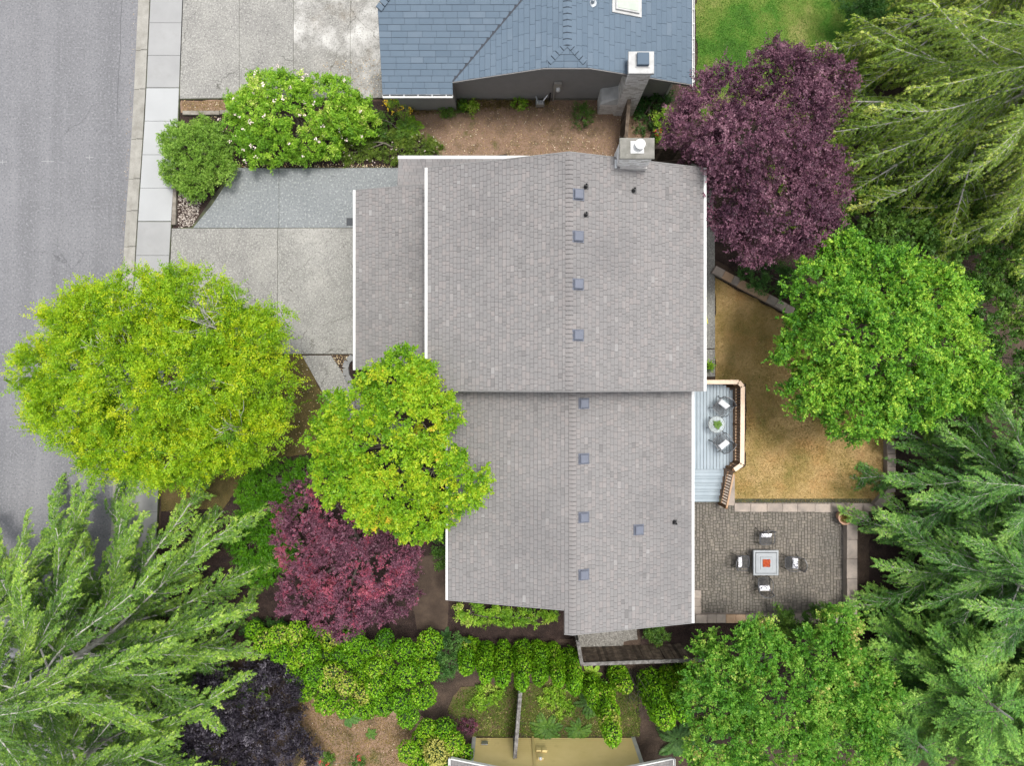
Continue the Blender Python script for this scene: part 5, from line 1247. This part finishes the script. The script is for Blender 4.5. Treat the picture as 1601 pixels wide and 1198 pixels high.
for i, (px, py, h, r) in enumerate(cols):
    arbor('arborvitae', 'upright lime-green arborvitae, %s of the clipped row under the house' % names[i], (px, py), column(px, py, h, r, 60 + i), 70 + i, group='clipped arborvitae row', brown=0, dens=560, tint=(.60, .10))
for i, (px, py, h, r, lab) in enumerate(((935, 1068, 4.9, .48, 'tall bright arborvitae leaning over the yellow wall, with a brown patch'), (1008, 1056, 4.4, .56, 'tall bright arborvitae right of the bare brown twigs'), (1034, 1052, 4.0, .50, 'bright arborvitae next to the speckled green tree'), (965, 1046, 2.0, .42, 'short arborvitae just below the brown fence'), (1060, 1040, 2.3, .40, 'small rounded arborvitae at the corner of the fence'), (920, 1058, 2.6, .36, 'slim darker arborvitae left of the tall brown-patched one'))):
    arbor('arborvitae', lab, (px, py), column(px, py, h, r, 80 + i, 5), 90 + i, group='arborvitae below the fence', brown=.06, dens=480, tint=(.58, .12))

# ------------------------------------------------------------------ tall conifers made of feathered branches
def limb_mesh(name, L, seed, mats, sec=30, secl=.30, ang=.85, droop=.18, hang=.25, ll=.085, lw=.030, step=.085, tl=.24, K=7, tint=(.45, .13), tiplight=.30, bare=.12, up=.0, flat=.35):
    """branch along +X: a wandering axis, side twigs of uneven length, needles on short shoots"""
    rng = np.random.default_rng(seed); q = Q()
    s = np.linspace(0, 1, 14); yb = rng.normal(size=3) * (.06, .025, .02)
    ax = np.stack([L * s * (1 - .06 * s), L * (yb[0] * np.sin(s * 2.5) + yb[1] * np.sin(s * 7)), L * (up * s - droop * s ** 2 + yb[2] * np.sin(s * 6))], 1)
    q.tube(ax, np.linspace(.034, .005, 14) * (L / 4) ** .5, 6, .5, 1)
    at = lambda u: np.stack([np.interp(u, s, ax[:, k]) for k in range(3)], -1)
    tan = nz(np.gradient(ax, axis=0)); tt_ = lambda u: nz(np.stack([np.interp(u, s, tan[:, k]) for k in range(3)], -1))
    u = np.clip(np.linspace(bare, .985, sec) + rng.normal(size=sec) * .022, .03, .99)
    prof = np.clip((1 - u) ** .75 * np.minimum(1, (u - bare + .12) / .28) + .10, .06, 1)
    P = []; D = []; TL = []; TI = []; NV = []
    for i in range(sec):
        sg = 1 if rng.random() < .5 else -1
        l = L * secl * prof[i] * (.45 + .8 * rng.random()); o = at(u[i]); t = tt_(u[i])
        side = nz(np.cross(UP, t)) * sg
        a = ang * (.65 + .6 * rng.random())
        d = nz(math.cos(a) * t + math.sin(a) * side + UP * rng.normal() * .16)
        k = max(3, int(l / step)); w = np.linspace(0, 1, k + 1)[1:]; wb = rng.normal(size=3) * .10
        C = o + d * (l * w)[:, None] - UP * (hang * l * w ** 2)[:, None] + t * (l * .16 * w ** 2)[:, None] + wb * (l * np.sin(w * 3))[:, None]
        q.tube(np.concatenate([o[None], C[::max(1, k // 4)], C[-1:]]), np.linspace(.010, .003, len(C[::max(1, k // 4)]) + 2), 3, .5, 1)
        dd = nz(np.gradient(np.concatenate([o[None], C]), axis=0))[1:]; st = rng.normal() * .10
        for side2 in (1, -1):
            b_ = nz(np.cross(UP, dd)) * side2
            e = nz(dd * .80 + b_ * (.45 + .45 * rng.random((k, 1))) + rng.normal(size=(k, 3)) * .20 + UP * .10 - UP * hang * .4)
            P.append(C + rng.normal(size=(k, 3)) * .02); D.append(e); TL.append(tl * (1.05 - .6 * w) * min(1, .4 + l) * (.5 + .9 * rng.random(k)))
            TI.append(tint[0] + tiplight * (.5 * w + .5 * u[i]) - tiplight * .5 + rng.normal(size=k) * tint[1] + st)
            NV.append(UP + rng.normal(size=(k, 3)) * flat)
        P.append(C[-1:]); D.append(dd[-1:]); TL.append(np.array([tl])); TI.append(np.array([tint[0] + tiplight * .6])); NV.append(UP[None] + 0)
    # shoots along the axis itself
    k = int(L * (1 - bare) / step * 1.6); uu = np.linspace(bare, 1, k)
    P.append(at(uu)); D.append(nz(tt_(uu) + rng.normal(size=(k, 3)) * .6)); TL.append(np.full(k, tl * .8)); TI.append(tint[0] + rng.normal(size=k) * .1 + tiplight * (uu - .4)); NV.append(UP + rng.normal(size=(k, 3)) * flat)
    P, D, TL, TI, NV = map(np.concatenate, (P, D, TL, TI, NV))
    sprays(q, P, D, TL, NV, K, ll, lw, .70, .25, TI, .10, rng, droop=hang * .4)
    return q.mesh(name, mats)
def conifer(label, base, height, limbs, meshes, seed, spread=(0, 2 * math.pi), z0=1.5, z1=None, lmax=1.0, lmin=.3, pitch=(.05, .35), bark='bark_pale', trunk_r=.15, group=None, extra=(), fill=22):
    rng = np.random.default_rng(seed); x, y = W2(*base)
    t = thing('conifer', label, 'tree', (x, y, 0), 0, group)
    w = Q(); zz = np.linspace(-.05, height, 10); w.tube(np.stack([np.sin(zz * .3) * .06, np.cos(zz * .25) * .05, zz], 1), np.linspace(trunk_r, .03, 10), 10); w.build('trunk', MT[bark], t)
    z1 = z1 or height * .97
    g = rng.random() * 6
    for i in range(limbs):
        f = (i + .5) / limbs; z = z0 + (z1 - z0) * f
        if spread[1] - spread[0] > 6: az = g + i * 2.39996 + rng.normal() * .15
        else: az = spread[0] + (spread[1] - spread[0]) * ((i * .618 + rng.random() * .15) % 1)
        sc = (lmax + (lmin - lmax) * f) * (.85 + .3 * rng.random())
        o = link('branch', meshes[rng.integers(len(meshes))], t, loc=(0, 0, float(z)))
        o.rotation_euler = (rng.normal() * .18, pitch[0] + (pitch[1] - pitch[0]) * rng.random() - .25 * f, az); o.scale = (sc, sc, sc)
    for i in range(fill):          # short inner shoots that clothe the stem
        f = (i + rng.random()) / fill; o = link('branch', meshes[rng.integers(len(meshes))], t, loc=(0, 0, float(z0 + (z1 - z0) * f)))
        sc = .34 + .16 * rng.random(); o.scale = (sc, sc, sc); o.rotation_euler = (rng.normal() * .3, -.25 - .45 * rng.random(), rng.random() * 6.28)
    for z, az, sc, pt in extra:
        o = link('branch', meshes[rng.integers(len(meshes))], t, loc=(0, 0, z)); o.rotation_euler = (rng.normal() * .1, pt, az); o.scale = (sc, sc, sc)
    return t
HM = [MT['f_hemlock'], MT['bark_pale']]; FM = [MT['f_fir'], MT['bark_pale']]; CM = [MT['f_cedar'], MT['bark']]; LM = [MT['f_lime'], MT['bark_pale']]
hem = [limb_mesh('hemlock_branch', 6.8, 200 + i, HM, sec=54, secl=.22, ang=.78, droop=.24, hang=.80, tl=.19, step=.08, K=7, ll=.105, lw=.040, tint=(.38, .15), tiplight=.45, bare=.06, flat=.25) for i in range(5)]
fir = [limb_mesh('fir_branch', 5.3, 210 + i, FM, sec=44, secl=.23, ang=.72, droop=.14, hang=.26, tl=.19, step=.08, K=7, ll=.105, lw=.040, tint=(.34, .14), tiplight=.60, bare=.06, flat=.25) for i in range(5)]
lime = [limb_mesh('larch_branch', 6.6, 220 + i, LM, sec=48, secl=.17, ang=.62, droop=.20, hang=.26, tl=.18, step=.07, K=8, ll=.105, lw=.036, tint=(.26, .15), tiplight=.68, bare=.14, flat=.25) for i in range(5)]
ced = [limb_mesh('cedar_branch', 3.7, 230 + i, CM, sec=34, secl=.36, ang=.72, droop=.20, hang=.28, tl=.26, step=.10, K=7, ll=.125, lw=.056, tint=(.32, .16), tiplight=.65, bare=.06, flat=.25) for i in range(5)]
R = math.radians
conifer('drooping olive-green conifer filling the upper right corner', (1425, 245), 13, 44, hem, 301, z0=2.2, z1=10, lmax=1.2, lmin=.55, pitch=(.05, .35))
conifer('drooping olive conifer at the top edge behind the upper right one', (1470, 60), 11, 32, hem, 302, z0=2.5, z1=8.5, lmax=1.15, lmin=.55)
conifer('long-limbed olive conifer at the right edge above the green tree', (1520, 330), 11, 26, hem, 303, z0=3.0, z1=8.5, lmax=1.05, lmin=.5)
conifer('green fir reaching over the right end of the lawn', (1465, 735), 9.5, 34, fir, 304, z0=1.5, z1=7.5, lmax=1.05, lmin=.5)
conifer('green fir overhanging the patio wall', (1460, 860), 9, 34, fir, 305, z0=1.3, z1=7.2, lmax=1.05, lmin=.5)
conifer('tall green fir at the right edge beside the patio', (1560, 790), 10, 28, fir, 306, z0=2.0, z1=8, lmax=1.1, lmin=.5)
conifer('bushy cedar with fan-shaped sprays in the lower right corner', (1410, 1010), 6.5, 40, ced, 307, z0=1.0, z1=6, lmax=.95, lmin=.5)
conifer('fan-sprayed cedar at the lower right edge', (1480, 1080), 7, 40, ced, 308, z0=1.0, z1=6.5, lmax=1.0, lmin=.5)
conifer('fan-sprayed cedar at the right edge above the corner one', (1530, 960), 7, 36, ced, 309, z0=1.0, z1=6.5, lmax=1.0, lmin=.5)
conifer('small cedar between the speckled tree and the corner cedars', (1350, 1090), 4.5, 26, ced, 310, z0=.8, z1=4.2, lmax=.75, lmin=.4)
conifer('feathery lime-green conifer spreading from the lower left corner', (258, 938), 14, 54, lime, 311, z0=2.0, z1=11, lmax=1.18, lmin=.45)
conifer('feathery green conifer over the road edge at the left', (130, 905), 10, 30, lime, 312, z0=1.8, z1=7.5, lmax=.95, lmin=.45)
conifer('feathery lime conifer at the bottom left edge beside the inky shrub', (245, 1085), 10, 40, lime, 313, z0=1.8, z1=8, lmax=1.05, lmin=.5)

# ------------------------------------------------------------------ ferns, grass, litter, pebbles
def fern(label, px, py, n=11, r=.55, seed=0, mat='f_green', tint=.5, wide=.055, up=.55, name='fern', z=0.0):
    rng = np.random.default_rng(seed); x, y = W2(px, py, z)
    t = thing(name, label, 'plant', (x, y, z))
    for i in range(n):
        a = i / n * 2 * math.pi + rng.normal() * .2; l = r * (.75 + .4 * rng.random()); d = np.array((math.cos(a), math.sin(a), up))
        q = Q(); k = 18; tt = np.linspace(.05, 1, k)
        C = d * (l * tt)[:, None] - UP * (up * 1.05 * l * tt ** 2.2)[:, None] + UP * .03
        q.tube(C, np.linspace(.008, .003, k), 3, tint - .1)
        tg = nz(np.gradient(C, axis=0)); sd = nz(np.cross(UP, tg)); w = l * .24 * np.sin(np.clip(tt * 1.05, 0, 1) * math.pi) ** .6 + .01
        for s in (1, -1): q.add(leafquads(C, tg * .55 + sd * s, UP + rng.normal(size=(k, 3)) * .15, w, np.full(k, wide)), np.clip(tint + rng.normal(size=k) * .12, 0, 1))
        q.build('frond', MT[mat], t)
    return t
fern('light green fern at the right of the driveway shrubs', 640, 200, 13, .62, 1, 'f_rhodo', .45)
fern('dark fern in the bed below the street tree', 432, 772, 13, .70, 2, 'f_green', .55)
fern('fern in front of the yellow wall, right of the grey fence', 856, 1140, 14, .75, 3, 'f_green', .55)
fern('fern near the yellow wall beside the tall arborvitae', 905, 1142, 11, .60, 4, 'f_green', .55)
fern('drooping dark fern beneath the arborvitae column', 922, 1098, 11, .70, 5, 'f_green', .5)
fern('large dark fern below the arborvitae at the lower edge', 1058, 1155, 14, .95, 6, 'f_dark', .6)
fern('second dark fern at the lower edge, right of the yellow house', 1088, 1165, 13, .85, 7, 'f_dark', .5)
fern('dark fern at the foot of the lumpy lime hedge', 545, 1118, 10, .55, 8, 'f_dark', .7)
fern('pale fern just below the brown fence', 925, 1052, 10, .55, 9, 'f_rhodo', .7)
fern('dark fern at the corner of the mulch bed beside the hedge row', 697, 995, 9, .40, 10, 'f_dark', .4)
fern('small spiky green plant on the dry ground by the lime hedge', 580, 1148, 9, .30, 11, 'f_green', .5)
fern('bright green houseplant in a pot on the deck table', 1121, 664.5, 13, .19, 12, 'f_green', .7, .03, .7, 'potted_plant', DZ + .512)
pot = thing('flower_pot', 'round terracotta pot at the upper right corner of the patio', 'pot', W(1312, 806)); pot.location.z = .11
HB().lathe([(.20, 0), (.27, .40), (.30, .40), (.30, .46), (.25, .46), (.24, .40), (0, .39)], n=28).build('pot', MT['terracotta'], pot, smooth=False)
q = Q(); rg_ = np.random.default_rng(5); n = 260; P = np.stack([rg_.normal(size=n) * .10, rg_.normal(size=n) * .10, np.full(n, .40)], 1)
q.add(leafquads(P, hemi(n, rg_, .3) + UP * .2, rg_.normal(size=(n, 3)), .10 + .08 * rg_.random(n), np.full(n, .03)), np.clip(rg_.normal(.6, .2, n), 0, 1)); q.build('plant', MT['f_olive'], pot)
pot2 = thing('flower_pot', 'small potted plant under the right eave near the deck corner', 'pot', W(1107, 572)); pot2.location.z = .05
HB().lathe([(.10, 0), (.14, .22), (.16, .22), (.16, .26), (.12, .26), (0, .22)], n=20).build('pot', MT['black'], pot2)
q = Q(); n = 120; P = np.stack([rg_.normal(size=n) * .08, rg_.normal(size=n) * .10, .25 + rg_.random(n) * .15], 1)
q.add(leafquads(P, hemi(n, rg_, .2), UP + rg_.normal(size=(n, 3)) * .4, .09 + .05 * rg_.random(n), np.full(n, .05)), np.clip(rg_.normal(.6, .2, n), 0, 1)); q.build('plant', MT['f_rhodo'], pot2)

def grass(name, label, poly_px, n, mat, seed, l=(.04, .09), w=.012, tint=(.5, .2), lean=.8, z=.02, cat='grass'):
    rng = np.random.default_rng(seed); p = sample_poly([W2(*a) for a in poly_px], n, rng)
    P = np.concatenate([p, np.full((n, 1), z)], 1); D = np.stack([rng.normal(size=n) * lean, rng.normal(size=n) * lean, .6 + rng.random(n) * .6], 1)
    q = Q(); L = l[0] + (l[1] - l[0]) * rng.random(n)
    q.add(leafquads(P, D, rng.normal(size=(n, 3)), L, np.full(n, w) * (.7 + .6 * rng.random(n)), .05), np.clip(rng.normal(tint[0], tint[1], n), 0, 1))
    return tag(q.build(name, MT[mat]), label, cat, kind='stuff')
grass('dry_grass', 'sun-dried straw grass of the back lawn beside the deck', LAWN, 34000, 'f_straw', 1, (.04, .10), .016)
grass('lawn_grass', 'green grass of the neighbour lawn at the top right', [(1089, -30), (1420, -30), (1400, 120), (1240, 170), (1089, 180)], 28000, 'f_grass', 2, (.04, .10), .016, z=.01)
grass('thin_grass', 'thin olive grass of the front lawn under the street tree', FRONT, 16000, 'f_olive', 3, (.03, .07), .014, z=.012)
grass('side_grass', 'sparse dead grass on the strip between the houses', SIDE, 16000, 'f_straw', 4, (.03, .08), .013, tint=(.3, .25), z=.008)
grass('weedy_grass', 'dead weedy grass left of the yellow house', [(470, 1085), (600, 1115), (650, 1130), (640, 1198), (460, 1210)], 14000, 'f_straw', 5, (.05, .16), .013, tint=(.4, .3), z=.008)
grass('ground_cover', 'olive ground cover between the hedges and the yellow wall', [(720, 1078), (900, 1062), (1000, 1085), (1000, 1152), (740, 1152), (700, 1115)], 15000, 'f_heather', 6, (.05, .12), .024, tint=(.45, .3), z=.012, lean=1.1)
grass('dead_flower_stems', 'brown dried stems at the foot of the grey siding', [(640, 156), (860, 156), (860, 166), (640, 180)], 3000, 'f_olive', 7, (.10, .30), .015, tint=(.35, .25), z=.01)
grass('verge_grass', 'dry weeds on the strip beside the neighbour driveway', [(284, 158), (357, 157), (357, 174), (284, 174)], 1600, 'f_straw', 8, (.03, .08), .014, z=.016)

def litter(name, label, poly_px, n, seed, s=(.03, .06), z=.025, tint=(.6, .25)):
    rng = np.random.default_rng(seed); p = sample_poly([W2(*a) for a in poly_px], n, rng)
    P = np.concatenate([p, np.full((n, 1), z) + rng.random((n, 1)) * .02], 1); D = np.stack([rng.normal(size=n), rng.normal(size=n), rng.normal(size=n) * .15], 1)
    q = Q(); L = s[0] + (s[1] - s[0]) * rng.random(n)
    q.add(leafquads(P, D, UP + rng.normal(size=(n, 3)) * .25, L, L * .75), np.clip(rng.normal(tint[0], tint[1], n), 0, 1))
    return tag(q.build(name, MT['litter']), label, 'leaves', kind='stuff')
litter('fallen_leaves', 'pale fallen leaves on the strip between the houses', [(600, 160), (985, 165), (985, 244), (640, 246)], 620, 1)
litter('fallen_leaves', 'fallen leaves along the driveway edge under the flowering shrub', [(355, 255), (540, 256), (620, 258), (620, 264), (355, 265)], 420, 2)
litter('fallen_leaves', 'fallen leaves on the front lawn by the walk', [(455, 570), (475, 560), (515, 632), (500, 715), (440, 720)], 150, 3)
litter('fallen_leaves', 'yellow leaves in the corner between walk and garage', [(519, 556), (552, 556), (541, 575), (546, 600)], 110, 4, z=.04)
litter('fallen_leaves', 'leaf litter on the verge and mulch near the timbers', [(284, 158), (357, 158), (375, 250), (350, 258), (300, 180)], 200, 5)
litter('fallen_leaves', 'pale litter on the dry ground left of the yellow house', [(480, 1090), (640, 1120), (720, 1120), (640, 1198), (470, 1200)], 320, 6, tint=(.4, .3))
litter('fallen_leaves', 'stray leaf bits on the neighbour driveway by the blue roof', [(500, 100), (598, 90), (598, 152), (560, 152)], 140, 7, z=.095, tint=(.35, .25))
litter('kerb_debris', 'leaf bits and grit gathered along the road side of the kerb', [(208, 0), (216, 0), (195, 420), (188, 420)], 130, 8, (.015, .04), .006, (.3, .25))
# pebbles beside the pavement
rng = np.random.default_rng(9); p = sample_poly([W2(*a) for a in ((279, 300), (315, 315), (312, 335), (299, 356), (279, 356))], 520, rng); q = Q()
for x, y in p:
    s = .02 + .03 * rng.random(); a = rng.random() * 3; c, d = math.cos(a) * s, math.sin(a) * s * .8; zt = .015 + s * .8
    B = [(x + c, y + d, .005), (x - d, y + c, .005), (x - c, y - d, .005), (x + d, y - c, .005)]; T = [(x + c * .6, y + d * .6, zt), (x - d * .6, y + c * .6, zt), (x - c * .6, y - d * .6, zt), (x + d * .6, y - c * .6, zt)]
    q.add([T] + [[B[i], B[(i + 1) % 4], T[(i + 1) % 4], T[i]] for i in range(4)], rng.random())
tag(q.build('pebbles', MT['pebble']), 'pale pebbles in the bed tip beside the pavement', 'pebbles', kind='stuff')
# bare brown twigs between the arborvitae
t = thing('bare_twigs', 'bare brown drooping twigs between the tall arborvitae', 'shrub', W(985, 1052)); q = Q(); rng = np.random.default_rng(12)
for i in range(60):
    a = np.array((rng.normal() * .12, rng.normal() * .1, 0.0)); e = np.array((rng.normal() * .30, -.2 + rng.normal() * .35, 1.2 + rng.random() * 1.5)); q.tube(curve(a, e, rng, 6, .08), np.linspace(.016, .006, 6), 4)
q.build('stems', MT['bark'], t)
